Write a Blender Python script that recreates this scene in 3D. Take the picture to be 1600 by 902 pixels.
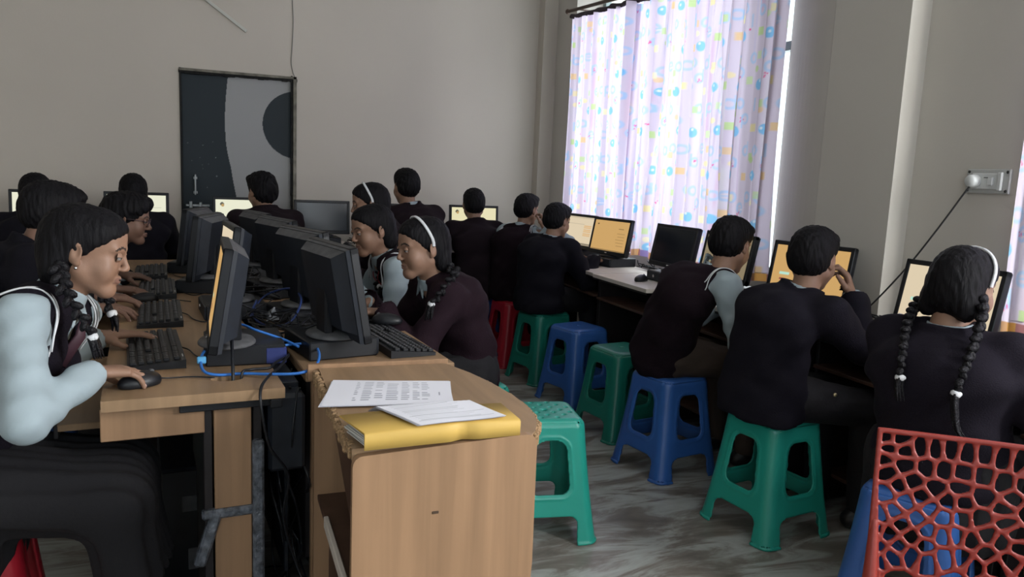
import bpy, bmesh, math, random
import numpy as np
from mathutils import Vector, Matrix
from math import sin, cos, pi, radians as rad

for o in list(bpy.data.objects):
    bpy.data.objects.remove(o)
SC = bpy.context.scene
COL = SC.collection

# ------------------------------------------------------------------ camera
cd = bpy.data.cameras.new('camera'); cam = bpy.data.objects.new('camera', cd); COL.objects.link(cam)
cd.sensor_width = 36.0; cd.lens = 27.0; cd.clip_start = 0.05
_f = 1200.0
_dn = np.array([-360., 8200., _f]); _dn /= np.linalg.norm(_dn)
_Y = np.array([340 - 800., 256 - 451., _f]); _Y -= (_Y @ _dn) * _dn; _Y /= np.linalg.norm(_Y)
_R = np.stack([np.cross(_Y, -_dn), _Y, -_dn])
M = Matrix([[_R[0][0], -_R[0][1], -_R[0][2], 0], [_R[1][0], -_R[1][1], -_R[1][2], 0],
            [_R[2][0], -_R[2][1], -_R[2][2], 1.33], [0, 0, 0, 1]])
cam.matrix_world = M
SC.camera = cam

# ------------------------------------------------------------------ light and exposure
SC.view_settings.view_transform = 'Standard'
SC.view_settings.look = 'None'
SC.view_settings.gamma = 1.0
SC.view_settings.use_curve_mapping = False
SC.view_settings.exposure = 0.0
w = bpy.data.worlds.new('overcast sky'); SC.world = w; w.use_nodes = True
w.node_tree.nodes['Background'].inputs[0].default_value = (0.92, 0.96, 1.0, 1)
w.node_tree.nodes['Background'].inputs[1].default_value = 1.8

def area(name, loc, aim, sx, sy, power, color):
    l = bpy.data.lights.new(name, 'AREA'); l.shape = 'RECTANGLE'; l.size = sx; l.size_y = sy
    l.energy = power; l.color = color
    o = bpy.data.objects.new(name, l); COL.objects.link(o); o.location = loc
    o.rotation_euler = (Vector(aim) - Vector(loc)).to_track_quat('-Z', 'Y').to_euler()
    return o
# daylight outside the two curtained windows, and outside the open windows behind the photographer
area('daylight_far_window', (3.75, 4.75, 2.0), (2.0, 4.75, 1.8), 3.4, 3.0, 98, (0.96, 0.95, 1.0))
area('daylight_near_window', (3.35, -.35, 2.1), (1.0, 2.6, 1.6), 1.1, 2.1, 330, (1.0, 0.97, .96))
area('daylight_rear_window', (-1.5, -2.85, 1.9), (-1.0, 0.5, 1.2), 2.2, 1.5, 50, (0.86, 0.93, 1.0))
area('daylight_rear_window_right', (1.6, -2.85, 1.9), (1.3, 0.5, 1.2), 1.4, 1.5, 42, (0.92, 0.95, 1.0))

# ------------------------------------------------------------------ helpers
def props(o, label=None, cat=None, group=None, kind=None):
    if label: o['label'] = label
    if cat: o['category'] = cat
    if group: o['group'] = group
    if kind: o['kind'] = kind
    return o
def empty(name, loc=(0, 0, 0), rz=0, label=None, cat=None, group=None):
    o = bpy.data.objects.new(name, None); COL.objects.link(o)
    o.location = loc; o.rotation_euler = (0, 0, rz); o.empty_display_size = .1
    return props(o, label, cat, group)
_mc = {}
def mat(name, col, rough=.6, metal=0., bump=0., bscale=60., var=0., vscale=4., spec=.4, emit=None, trans=0., estr=1., stretch=None):
    if name in _mc: return _mc[name]
    m = bpy.data.materials.new(name); m.use_nodes = True; nt = m.node_tree; b = nt.nodes['Principled BSDF']
    b.inputs['Base Color'].default_value = (*col, 1); b.inputs['Roughness'].default_value = rough
    b.inputs['Metallic'].default_value = metal; b.inputs['Specular IOR Level'].default_value = spec
    if trans: b.inputs['Transmission Weight'].default_value = trans
    if emit: b.inputs['Emission Color'].default_value = (*emit, 1); b.inputs['Emission Strength'].default_value = estr
    tc = nt.nodes.new('ShaderNodeTexCoord')
    src = tc.outputs['Object']
    if stretch:
        mp = nt.nodes.new('ShaderNodeMapping'); mp.inputs['Scale'].default_value = stretch
        nt.links.new(src, mp.inputs[0]); src = mp.outputs[0]
    if var:
        n = nt.nodes.new('ShaderNodeTexNoise'); n.inputs['Scale'].default_value = vscale; n.inputs['Detail'].default_value = 5
        r = nt.nodes.new('ShaderNodeValToRGB'); r.color_ramp.elements[0].position = .3; r.color_ramp.elements[1].position = .7
        r.color_ramp.elements[0].color = (*[c * (1 - var) for c in col], 1)
        r.color_ramp.elements[1].color = (*[min(1, c * (1 + var)) for c in col], 1)
        nt.links.new(src, n.inputs[0]); nt.links.new(n.outputs[0], r.inputs[0]); nt.links.new(r.outputs[0], b.inputs['Base Color'])
    if bump:
        n = nt.nodes.new('ShaderNodeTexNoise'); n.inputs['Scale'].default_value = bscale; n.inputs['Detail'].default_value = 3
        bp = nt.nodes.new('ShaderNodeBump'); bp.inputs['Strength'].default_value = bump; bp.inputs['Distance'].default_value = .01
        nt.links.new(src, n.inputs[0]); nt.links.new(n.outputs[0], bp.inputs['Height']); nt.links.new(bp.outputs[0], b.inputs['Normal'])
    _mc[name] = m
    return m
def attr_mat(name, rough=.6, emit=0., transl=0., diff=1.):
    """surface coloured by its printed pattern, stored as a colour attribute"""
    if name in _mc: return _mc[name]
    m = bpy.data.materials.new(name); m.use_nodes = True; nt = m.node_tree; b = nt.nodes['Principled BSDF']
    a = nt.nodes.new('ShaderNodeAttribute'); a.attribute_name = 'print'
    nt.links.new(a.outputs['Color'], b.inputs['Base Color']); b.inputs['Roughness'].default_value = rough
    b.inputs['Specular IOR Level'].default_value = .2
    if emit:
        nt.links.new(a.outputs['Color'], b.inputs['Emission Color']); b.inputs['Emission Strength'].default_value = emit
        b.inputs['Base Color'].default_value = (.02, .02, .02, 1); nt.links.remove(b.inputs['Base Color'].links[0])
    if transl:
        t = nt.nodes.new('ShaderNodeBsdfTranslucent'); nt.links.new(a.outputs['Color'], t.inputs[0])
        mx = nt.nodes.new('ShaderNodeMixShader'); mx.inputs[0].default_value = transl
        nt.links.new(b.outputs[0], mx.inputs[1]); nt.links.new(t.outputs[0], mx.inputs[2])
        nt.links.new(mx.outputs[0], nt.nodes['Material Output'].inputs[0])
    _mc[name] = m
    return m

def mk(name, V, F, mats, mi=None, parent=None, smooth=True, colors=None):
    """one mesh object from arrays; F is an (n,4) array or a list of faces"""
    me = bpy.data.meshes.new(name)
    V = np.asarray(V, dtype=np.float32).reshape(-1, 3)
    if isinstance(F, np.ndarray) and F.ndim == 2:
        n, k = F.shape
        me.vertices.add(len(V)); me.vertices.foreach_set('co', V.ravel())
        me.loops.add(n * k); me.loops.foreach_set('vertex_index', F.astype(np.int32).ravel())
        me.polygons.add(n); me.polygons.foreach_set('loop_start', np.arange(0, n * k, k, dtype=np.int32))
        me.polygons.foreach_set('loop_total', np.full(n, k, dtype=np.int32))
        me.update(calc_edges=True)
    else:
        me.from_pydata([tuple(map(float, v)) for v in V], [], [tuple(int(i) for i in f) for f in F])
    if not isinstance(mats, (list, tuple)): mats = [mats]
    for m in mats: me.materials.append(m)
    if mi is not None: me.polygons.foreach_set('material_index', np.asarray(mi, dtype=np.int32))
    if smooth: me.polygons.foreach_set('use_smooth', np.ones(len(me.polygons), dtype=bool))
    if colors is not None:
        ca = me.color_attributes.new('print', 'FLOAT_COLOR', 'POINT')
        c4 = np.ones((len(V), 4), dtype=np.float32); c4[:, :3] = colors
        ca.data.foreach_set('color', c4.ravel())
    me.validate()
    o = bpy.data.objects.new(name, me); COL.objects.link(o)
    if parent is not None: o.parent = parent
    return o

class MB:
    """collects solid shapes into one mesh"""
    def __init__(s): s.V = []; s.F = []; s.M = []
    def add(s, V, F, m=0, X=None):
        b = len(s.V)
        for v in V:
            v = Vector(v)
            if X is not None: v = X @ v
            s.V.append((v.x, v.y, v.z))
        for f in F: s.F.append(tuple(i + b for i in f)); s.M.append(m)
        return s
    def box(s, c, d, m=0, bev=0.002, X=None):
        hx, hy, hz = d[0] / 2, d[1] / 2, d[2] / 2
        b = min(bev, hx * .9, hy * .9, hz * .9)
        if b <= 0:
            V = [(c[0] + i * hx, c[1] + j * hy, c[2] + k * hz) for i in (-1, 1) for j in (-1, 1) for k in (-1, 1)]
            return s.add(V, [(0, 1, 3, 2), (4, 6, 7, 5), (0, 4, 5, 1), (2, 3, 7, 6), (0, 2, 6, 4), (1, 5, 7, 3)], m, X)
        V = []; idx = {}
        for i in (-1, 1):
            for j in (-1, 1):
                for k in (-1, 1):
                    for a in range(3):
                        h = [hx, hy, hz]; e = [h[q] - (b if q != a else 0) for q in range(3)]
                        idx[(i, j, k, a)] = len(V); V.append((c[0] + i * e[0], c[1] + j * e[1], c[2] + k * e[2]))
        F = []
        def fx(f, flip): F.append(f if not flip else f[::-1])
        for sg in (-1, 1):
            fx((idx[(sg, -1, -1, 0)], idx[(sg, 1, -1, 0)], idx[(sg, 1, 1, 0)], idx[(sg, -1, 1, 0)]), sg < 0)
            fx((idx[(-1, sg, -1, 1)], idx[(-1, sg, 1, 1)], idx[(1, sg, 1, 1)], idx[(1, sg, -1, 1)]), sg < 0)
            fx((idx[(-1, -1, sg, 2)], idx[(1, -1, sg, 2)], idx[(1, 1, sg, 2)], idx[(-1, 1, sg, 2)]), sg < 0)
        for i in (-1, 1):
            for j in (-1, 1):
                fx((idx[(i, j, -1, 0)], idx[(i, j, -1, 1)], idx[(i, j, 1, 1)], idx[(i, j, 1, 0)]), i * j < 0)
                fx((idx[(i, -1, j, 0)], idx[(i, 1, j, 0)], idx[(i, 1, j, 2)], idx[(i, -1, j, 2)]), i * j < 0)
                fx((idx[(-1, i, j, 1)], idx[(-1, i, j, 2)], idx[(1, i, j, 2)], idx[(1, i, j, 1)]), i * j < 0)
                for k in (-1, 1): fx((idx[(i, j, k, 0)], idx[(i, j, k, 1)], idx[(i, j, k, 2)]), i * j * k < 0)
        return s.add(V, F, m, X)
    def prism(s, poly, z0, z1, m=0, X=None):
        n = len(poly); V = [(x, y, z0) for x, y in poly] + [(x, y, z1) for x, y in poly]
        return s.add(V, [tuple(range(n))[::-1], tuple(range(n, 2 * n))] + [(i, (i + 1) % n, n + (i + 1) % n, n + i) for i in range(n)], m, X)
    def lathe(s, prof, n=20, m=0, X=None, sy=1.):
        V = []; F = []
        for r, z in prof: V += [(r * cos(2 * pi * i / n), sy * r * sin(2 * pi * i / n), z) for i in range(n)]
        for k in range(len(prof) - 1): F += [(k * n + i, k * n + (i + 1) % n, (k + 1) * n + (i + 1) % n, (k + 1) * n + i) for i in range(n)]
        F.append(tuple(range(n))[::-1]); F.append(tuple(range((len(prof) - 1) * n, len(prof) * n)))
        return s.add(V, F, m, X)
    def tube(s, pts, r, n=8, m=0, closed=False, flat=1.):
        pts = [Vector(p) for p in pts]; L = len(pts); up = None; V = []; F = []
        rr = r if isinstance(r, (list, tuple)) else [r] * L
        for i, p in enumerate(pts):
            if closed: t = pts[(i + 1) % L] - pts[i - 1]
            else: t = pts[min(i + 1, L - 1)] - pts[max(i - 1, 0)]
            if t.length < 1e-9: t = Vector((0, 0, 1))
            t.normalize()
            if up is None: up = t.orthogonal().normalized()
            up = (up - t * up.dot(t));
            if up.length < 1e-6: up = t.orthogonal()
            up.normalize(); sd = t.cross(up)
            V += [p + (up * cos(2 * pi * k / n) + sd * sin(2 * pi * k / n) * flat) * rr[i] for k in range(n)]
        for i in range(L if closed else L - 1):
            a = i * n; b = ((i + 1) % L) * n
            F += [(a + k, a + (k + 1) % n, b + (k + 1) % n, b + k) for k in range(n)]
        if not closed: F += [tuple(range(n))[::-1], tuple(range((L - 1) * n, L * n))]
        return s.add(V, F, m)
    def ball(s, c, r, n=10, m=0, X=None):
        if not isinstance(r, (tuple, list)): r = (r, r, r)
        V = []; F = []; h = n
        for j in range(1, h):
            a = pi * j / h
            V += [(c[0] + r[0] * sin(a) * cos(2 * pi * i / n), c[1] + r[1] * sin(a) * sin(2 * pi * i / n), c[2] + r[2] * cos(a)) for i in range(n)]
        for j in range(h - 2): F += [(j * n + i, (j + 1) * n + i, (j + 1) * n + (i + 1) % n, j * n + (i + 1) % n) for i in range(n)]
        t = len(V); V += [(c[0], c[1], c[2] + r[2]), (c[0], c[1], c[2] - r[2])]
        F += [(t, i, (i + 1) % n) for i in range(n)] + [(t + 1, (h - 2) * n + (i + 1) % n, (h - 2) * n + i) for i in range(n)]
        return s.add(V, F, m, X)
    def out(s, name, mats, parent=None, smooth=False):
        o = mk(name, s.V, s.F, mats, s.M, parent, smooth)
        return o
def spline(pts, n=8):
    """smooth curve through the points"""
    P = [Vector(p) for p in pts]; P = [P[0] * 2 - P[1]] + P + [P[-1] * 2 - P[-2]]; out = []
    for i in range(1, len(P) - 2):
        for k in range(n):
            t = k / n; a, b, c, d = P[i - 1], P[i], P[i + 1], P[i + 2]
            out.append(.5 * ((2 * b) + (c - a) * t + (2 * a - 5 * b + 4 * c - d) * t * t + (3 * b - a - 3 * c + d) * t ** 3))
    out.append(P[-2]); return out
def copy_tree(o, parent=None):
    c = o.copy(); COL.objects.link(c); c.parent = parent
    for ch in list(o.children): copy_tree(ch, c)
    return c

# ------------------------------------------------------------------ implicit surfaces -> meshes
F32 = np.float32
def nrm(v): v = np.asarray(v, float); return v / (np.linalg.norm(v) + 1e-12)
def cone(a, b, ra, rb):
    a = np.asarray(a, F32); b = np.asarray(b, F32); ab = b - a; L = float(ab @ ab) + 1e-9
    def f(P):
        q = P - a; t = np.clip(q @ ab / F32(L), 0, 1)
        d = q - t[:, None] * ab
        return np.sqrt(np.einsum('ij,ij->i', d, d)) - (F32(ra) + F32(rb - ra) * t)
    return f
def econe(a, b, sa, sb, right, cap=.5):
    """elliptic section (half width along right, half depth) changing from a to b"""
    a = np.asarray(a, float); b = np.asarray(b, float); ax = b - a; L = np.linalg.norm(ax); ax = ax / L
    r = nrm(np.asarray(right) - (np.asarray(right) @ ax) * ax); g = np.cross(ax, r)
    A = np.stack([r, g, ax]).astype(F32); a32 = a.astype(F32)
    def f(P):
        q = (P - a32) @ A.T; t = np.clip(q[:, 2] / F32(L), 0, 1)
        rx = sa[0] + (sb[0] - sa[0]) * t; ry = sa[1] + (sb[1] - sa[1]) * t; m = np.minimum(rx, ry)
        w = q[:, 2] - t * F32(L)
        k = np.sqrt((q[:, 0] / rx) ** 2 + (q[:, 1] / ry) ** 2 + (w / (m * cap * 2)) ** 2) + 1e-6
        return ((k - 1) * m).astype(F32)
    return f
def ell(c, r, X=None):
    c = np.asarray(c, F32); r = np.asarray(r, F32); A = None if X is None else np.asarray(X, F32)
    def f(P):
        q = P - c
        if A is not None: q = q @ A
        k0 = np.sqrt(((q / r) ** 2).sum(1)); k1 = np.sqrt(((q / (r * r)) ** 2).sum(1)) + 1e-6
        return k0 * (k0 - 1) / k1
    return f
def half(p, n):
    p = np.asarray(p, F32); n = nrm(n).astype(F32)
    return lambda P: (P - p) @ n
def inter(*fs):
    def f(P):
        d = fs[0](P)
        for g in fs[1:]: d = np.maximum(d, g(P))
        return d
    return f
def smin(a, b, k):
    if k <= 0: return np.minimum(a, b)
    h = np.maximum(k - np.abs(a - b), 0) / k
    return np.minimum(a, b) - h * h * k * .25
def field(ops, off=0., wob=None):
    """ops: (kind, primitive, blend); off inflates; wob = (amplitude, frequency)"""
    def f(P):
        d = None
        for o, g, k in ops:
            if o == 'u':
                e = g(P) - F32(off); d = e if d is None else smin(d, e, k)
            elif o == 'U':
                e = g(P); d = e if d is None else smin(d, e, k)
            elif o == 's': d = -smin(-d, g(P), k)
            elif o == 'i': d = -smin(-d, -g(P), k)
        if wob:
            a, q = wob[:2]; x, y, z = P[:, 0] * q, P[:, 1] * q, P[:, 2] * q
            d = d + F32(a) * (np.sin(x + 1.7 * np.sin(z * .9 + 1)) * np.sin(z * 1.1 + 1.3 * np.sin(y)) + .6 * np.sin(1.9 * y + 2.1 * z + np.sin(x * 1.7)))
        return d.astype(F32)
    return f
def nets(fn, lo, hi, h, B=6):
    lo = np.asarray(lo, float) - 2 * h; hi = np.asarray(hi, float) + 2 * h
    nb = np.maximum(1, np.ceil((hi - lo) / (B * h)).astype(int)); n = nb * B + 1
    g = [(np.arange(k) + .5) * B * h for k in nb]
    X = np.stack(np.meshgrid(*g, indexing='ij'), -1).reshape(-1, 3) + lo
    dc = fn(X.astype(F32)).reshape(nb)
    keep = np.abs(dc) < B * h * 1.25
    D = np.repeat(np.repeat(np.repeat(np.where(dc < 0, -1, 1).astype(F32), B, 0), B, 1), B, 2)
    D = np.pad(D, ((0, 1), (0, 1), (0, 1)), mode='edge')
    km = np.zeros(n, bool); kb = np.argwhere(keep)
    r = np.arange(B + 1)
    I = (kb[:, 0, None] * B + r)[:, :, None, None]; J = (kb[:, 1, None] * B + r)[:, None, :, None]; K = (kb[:, 2, None] * B + r)[:, None, None, :]
    km[I, J, K] = True
    ii = np.argwhere(km); vals = np.empty(len(ii), F32)
    for s in range(0, len(ii), 400000):
        vals[s:s + 400000] = fn((ii[s:s + 400000] * h + lo).astype(F32))
    D[ii[:, 0], ii[:, 1], ii[:, 2]] = vals
    S = (D < 0).astype(np.uint8)
    c = sum(S[a:n[0] - 1 + a, b:n[1] - 1 + b, d:n[2] - 1 + d] for a in (0, 1) for b in (0, 1) for d in (0, 1))
    act = np.argwhere((c > 0) & (c < 8)); ids = np.full(c.shape, -1, np.int32); ids[act[:, 0], act[:, 1], act[:, 2]] = np.arange(len(act))
    cor = [(a, b, d) for a in (0, 1) for b in (0, 1) for d in (0, 1)]
    cv = [D[act[:, 0] + a, act[:, 1] + b, act[:, 2] + d] for a, b, d in cor]
    acc = np.zeros((len(act), 3)); cnt = np.zeros(len(act))
    for p in range(8):
        for q in range(p + 1, 8):
            df = np.abs(np.array(cor[p]) - np.array(cor[q]))
            if df.sum() != 1: continue
            m = (cv[p] < 0) != (cv[q] < 0); t = cv[p][m] / (cv[p][m] - cv[q][m])
            acc[m] += np.array(cor[p]) + t[:, None] * (np.array(cor[q]) - np.array(cor[p])); cnt[m] += 1
    V = (act + acc / cnt[:, None]) * h + lo
    Fs = []
    for ax in range(3):
        o1, o2 = (ax + 1) % 3, (ax + 2) % 3
        St = np.moveaxis(S, (ax, o1, o2), (0, 1, 2)); It = np.moveaxis(ids, (ax, o1, o2), (0, 1, 2))
        e = np.argwhere(St[:-1, 1:-1, 1:-1] != St[1:, 1:-1, 1:-1]); i, j, k = e[:, 0], e[:, 1] + 1, e[:, 2] + 1
        q = np.stack([It[i, j - 1, k - 1], It[i, j, k - 1], It[i, j, k], It[i, j - 1, k]], 1)
        fl = St[i, j, k] == 0; q[fl] = q[fl][:, ::-1]; Fs.append(q)
    Fq = np.concatenate(Fs); Fq = Fq[(Fq >= 0).all(1)]
    return V, Fq
def join(parts):
    """parts: (V, F(n,4), material index array or int)"""
    Vs = []; Fs = []; Ms = []; b = 0
    for V, Fq, m in parts:
        Vs.append(V); Fs.append(Fq + b); b += len(V)
        Ms.append(np.full(len(Fq), m) if np.isscalar(m) else m)
    return np.concatenate(Vs), np.concatenate(Fs), np.concatenate(Ms)
# ================================================================== THE ROOM
m_wall = mat('cream wall paint', (.55, .505, .445), .75, bump=.05, bscale=90, var=.03, vscale=1.2)
m_wallw = mat('grey-cream wall paint', (.52, .495, .45), .7, bump=.05, bscale=90, var=.03, vscale=1.5)
m_white = mat('white paint', (.80, .80, .79), .6)
m_ceil = mat('ceiling paint', (.70, .69, .66), .8)
def floor_mat():
    m = bpy.data.materials.new('grey marble floor'); m.use_nodes = True; nt = m.node_tree; b = nt.nodes['Principled BSDF']
    tc = nt.nodes.new('ShaderNodeTexCoord'); mp = nt.nodes.new('ShaderNodeMapping')
    mp.inputs['Scale'].default_value = (1.1, 4.2, 1); mp.inputs['Rotation'].default_value = (0, 0, rad(-24))
    n = nt.nodes.new('ShaderNodeTexNoise'); n.inputs['Scale'].default_value = 2.1; n.inputs['Detail'].default_value = 9
    n.inputs['Distortion'].default_value = 1.1; n.inputs['Roughness'].default_value = .62
    r = nt.nodes.new('ShaderNodeValToRGB'); e = r.color_ramp.elements
    e[0].position = .30; e[0].color = (.10, .085, .072, 1); e[1].position = .72; e[1].color = (.42, .45, .43, 1)
    x = e.new(.47); x.color = (.20, .18, .158, 1); x = e.new(.56); x.color = (.34, .345, .325, 1)
    nt.links.new(tc.outputs['Object'], mp.inputs[0]); nt.links.new(mp.outputs[0], n.inputs[0])
    nt.links.new(n.outputs[0], r.inputs[0]); nt.links.new(r.outputs[0], b.inputs['Base Color'])
    b.inputs['Roughness'].default_value = .32; b.inputs['Specular IOR Level'].default_value = .35
    return m
def struct(o): o['kind'] = 'structure'; return o
ZC = 3.3; YF = 6.45; YB = -2.6; XL = -3.0
struct(MB().box((0.1, 1.9, -.05), (6.6, 9.6, .1), bev=0).out('floor', floor_mat()))
struct(MB().box((0.1, 1.9, ZC + .05), (6.6, 9.6, .1), bev=0).out('ceiling', m_ceil))
DX0, DX1, DZ = -.262, .590, 2.03
b = MB()
b.box(((XL + DX0) / 2, YF + .1, ZC / 2), (DX0 - XL, .2, ZC), bev=0)
b.box(((3.2 + DX1) / 2, YF + .1, ZC / 2), (3.2 - DX1, .2, ZC), bev=0)
b.box(((DX0 + DX1) / 2, YF + .1, (ZC + DZ) / 2), (DX1 - DX0, .2, ZC - DZ), bev=0)
struct(b.out('wall_far', m_wall))
struct(MB().box((XL - .1, 1.9, ZC / 2), (.2, 9.6, ZC), bev=0).out('wall_left', m_wall))
b = MB()
for x0, x1, z0, z1 in ((XL, -2.6, 0, ZC), (-.4, .9, 0, ZC), (2.3, 3.2, 0, ZC), (-2.6, -.4, 0, 1.1), (-2.6, -.4, 2.7, ZC), (.9, 2.3, 0, 1.1), (.9, 2.3, 2.7, ZC)):
    b.box(((x0 + x1) / 2, YB - .1, (z0 + z1) / 2), (x1 - x0, .2, z1 - z0), bev=0)
struct(b.out('wall_rear', m_wall))
# window wall: piers, sills and lintels, with the curved reveal beside the far window
b = MB()
b.prism([(2.76, 5.95), (3.2, 5.95), (3.2, YF), (2.76, YF)], 0, ZC)
arc = []
for i in range(15):
    t = i / 14; p0, p1, p2 = Vector((2.99, 3.60)), Vector((2.742, 3.30)), Vector((2.70, 2.97))
    q = p0 * (1 - t) ** 2 + p1 * 2 * t * (1 - t) + p2 * t * t; arc.append((q.x, q.y))
b.prism([(3.2, 1.95), (3.2, 3.60)] + arc + [(2.695, 2.96), (2.69, 2.52), (2.80, 2.52), (2.80, 1.95)], 0, ZC)
b.box((2.98, 4.75, .41), (.44, 2.42, .82), bev=0)
b.box((2.98, 4.75, 3.12), (.44, 2.42, .40), bev=0)
b.box((3.0, .575, .42), (.4, 2.77, .84), bev=0)
b.box((3.0, .575, 3.12), (.4, 2.77, .40), bev=0)
b.prism([(2.80, YB), (3.2, YB), (3.2, -.8), (2.80, -.8)], 0, ZC)
struct(b.out('wall_right', m_wallw))
struct(MB().prism([(2.635, 6.33), (2.76, 6.33), (2.76, YF), (2.635, YF)], 0, ZC).out('trim_1', m_wall))
# windows
m_frame = mat('grey window frame', (.22, .27, .27), .45, metal=.3)
mg = bpy.data.materials.new('window glass'); mg.use_nodes = True; nt = mg.node_tree
tr = nt.nodes.new('ShaderNodeBsdfTransparent'); gl = nt.nodes.new('ShaderNodeBsdfGlossy'); gl.inputs['Roughness'].default_value = .05
mx = nt.nodes.new('ShaderNodeMixShader'); mx.inputs[0].default_value = .06
tr.inputs[0].default_value = (.95, .98, .98, 1)
nt.links.new(tr.outputs[0], mx.inputs[1]); nt.links.new(gl.outputs[0], mx.inputs[2]); nt.links.new(mx.outputs[0], nt.nodes['Material Output'].inputs[0])
def window(n, x, y0, y1, z0, z1, zr, axis='y'):
    e = empty('window_%d' % n, ((x), (y0 + y1) / 2, z0) if axis == 'y' else ((y0 + y1) / 2, x, z0)); e['kind'] = 'structure'
    f = MB(); w = y1 - y0; h = z1 - z0
    def bx(u, v, du, dv, d=.05): f.box((0, u, v) if axis == 'y' else (u, 0, v), (d, du, dv) if axis == 'y' else (du, d, dv))
    for s in (-1, 1): bx(s * (w / 2 - .025), h / 2, .05, h)
    for v in (.025, h - .025, zr - z0): bx(0, v, w, .05)
    for u in (-w / 6, w / 6): bx(u, h / 2, .04, h, .04)
    f.out('window_frame', m_frame, e)
    g = MB(); g.box((0, 0, h / 2), (.005, w - .06, h - .06) if axis == 'y' else (w - .06, .005, h - .06), bev=0); g.out('pane', mg, e)
window(1, 3.02, 3.56, 5.95, .82, 2.92, 2.12)
window(2, 3.02, -.8, 1.95, .84, 2.92, 2.12)
window(3, -2.68, -2.6, -.4, 1.1, 2.7, 2.1, 'x')
window(4, -2.68, .9, 2.3, 1.1, 2.7, 2.1, 'x')

# door in the far wall: dark leaf with a pale painted curve and a dark half disc
dr = empty('door_1', ((DX0 + DX1) / 2, YF, 0)); dr['kind'] = 'structure'
W_, H_ = DX1 - DX0 - .03, DZ - .035; nx, nz = 200, 480
u, v = np.meshgrid(np.linspace(0, 1, nx), np.linspace(0, 1, nz))
zz = v * H_; top = H_ - zz
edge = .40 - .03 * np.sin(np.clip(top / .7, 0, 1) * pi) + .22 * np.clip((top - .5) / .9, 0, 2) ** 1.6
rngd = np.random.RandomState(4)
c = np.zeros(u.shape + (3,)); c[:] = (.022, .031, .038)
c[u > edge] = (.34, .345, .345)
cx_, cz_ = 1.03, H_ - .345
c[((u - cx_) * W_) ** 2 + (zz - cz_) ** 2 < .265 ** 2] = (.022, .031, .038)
for _ in range(16):
    a, q = rngd.uniform(.03, .3), rngd.uniform(.55, .85); c[((u - a) * W_) ** 2 + (zz - q * H_ + .2) ** 2 < rngd.uniform(.002, .005) ** 2] = (.2, .22, .22)
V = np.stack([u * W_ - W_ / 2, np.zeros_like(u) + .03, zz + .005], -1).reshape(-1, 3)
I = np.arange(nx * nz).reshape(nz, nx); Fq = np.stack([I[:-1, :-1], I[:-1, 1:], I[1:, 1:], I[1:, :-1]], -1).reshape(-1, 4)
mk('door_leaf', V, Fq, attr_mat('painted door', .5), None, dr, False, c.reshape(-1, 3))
b = MB(); b.box((0, .075, H_ / 2), (DX1 - DX0, .08, DZ), bev=0); b.out('door_core', mat('door edge', (.03, .035, .04), .6), dr)
m_jamb = mat('weathered door frame', (.17, .16, .13), .8, bump=.5, bscale=40, var=.5, vscale=14)
m_jd = mat('dark rough gap', (.015, .015, .015), .9, bump=.5, bscale=40)
W2 = DX1 - DX0
b = MB(); b.box((W2 / 2 - .013, .03, DZ / 2), (.026, .1, DZ), 0); b.box((-W2 / 2 + .005, .03, DZ / 2), (.01, .09, DZ), 1); b.box((0, .03, DZ - .012), (W2, .1, .02), 0)
for i in range(24):
    z = DZ * (i + .5) / 24; b.box((W2 / 2 - .036 + rngd.uniform(-.003, .003), .01, z), (.012, .05, DZ / 24 + .01), 1)
    b.box((-W2 / 2 + W2 * (i + .5) / 24, .012, DZ - .028 + rngd.uniform(-.004, .004)), (W2 / 24 + .01, .05, .022), 1)
b.out('door_frame', [m_jamb, m_jd], dr)
m_steel = mat('dull steel', (.28, .29, .29), .35, metal=.8)
b = MB(); b.box((-W_ / 2 + .10, .015, 1.0), (.17, .02, .018)); b.box((-W_ / 2 + .05, .012, 1.005), (.022, .03, .05)); b.box((-W_ / 2 + .12, .012, 1.0), (.022, .03, .05)); b.box((-W_ / 2 + .13, .01, .955), (.02, .02, .08)); b.out('door_bolt', m_steel, dr)
b = MB(); b.box((-W_ / 2 + .085, .0, 1.16), (.014, .03, .16), bev=.004); b.box((-W_ / 2 + .085, .015, 1.21), (.03, .02, .02)); b.box((-W_ / 2 + .085, .015, 1.10), (.03, .02, .02)); b.out('door_handle', m_steel, dr)

# surface wiring on the far wall
t = MB(); t.box((0, 0, 0), (1.0, .018, .022), X=Matrix.Translation((-.19, YF - .009, 2.625)) @ Matrix.Rotation(rad(35.2), 4, 'Y'))
props(t.out('cable_conduit', mat('white plastic conduit', (.55, .55, .50), .5)), 'short white plastic cable conduit slanting down across the far wall, left of the door top', 'conduit')
t = MB(); t.tube(spline([(.565, YF - .004, 3.28), (.555, YF - .004, 2.7), (.563, YF - .004, 2.45), (.555, YF - .004, 2.25), (.548, YF - .004, 2.14), (.56, YF - .005, 2.07), (.575, YF - .005, 2.03)], 6), .0035, 6)
props(t.out('wall_cable', mat('grey cable', (.22, .21, .19), .6), smooth=True), 'thin cable running down the far wall to the top right corner of the door', 'cable')

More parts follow.
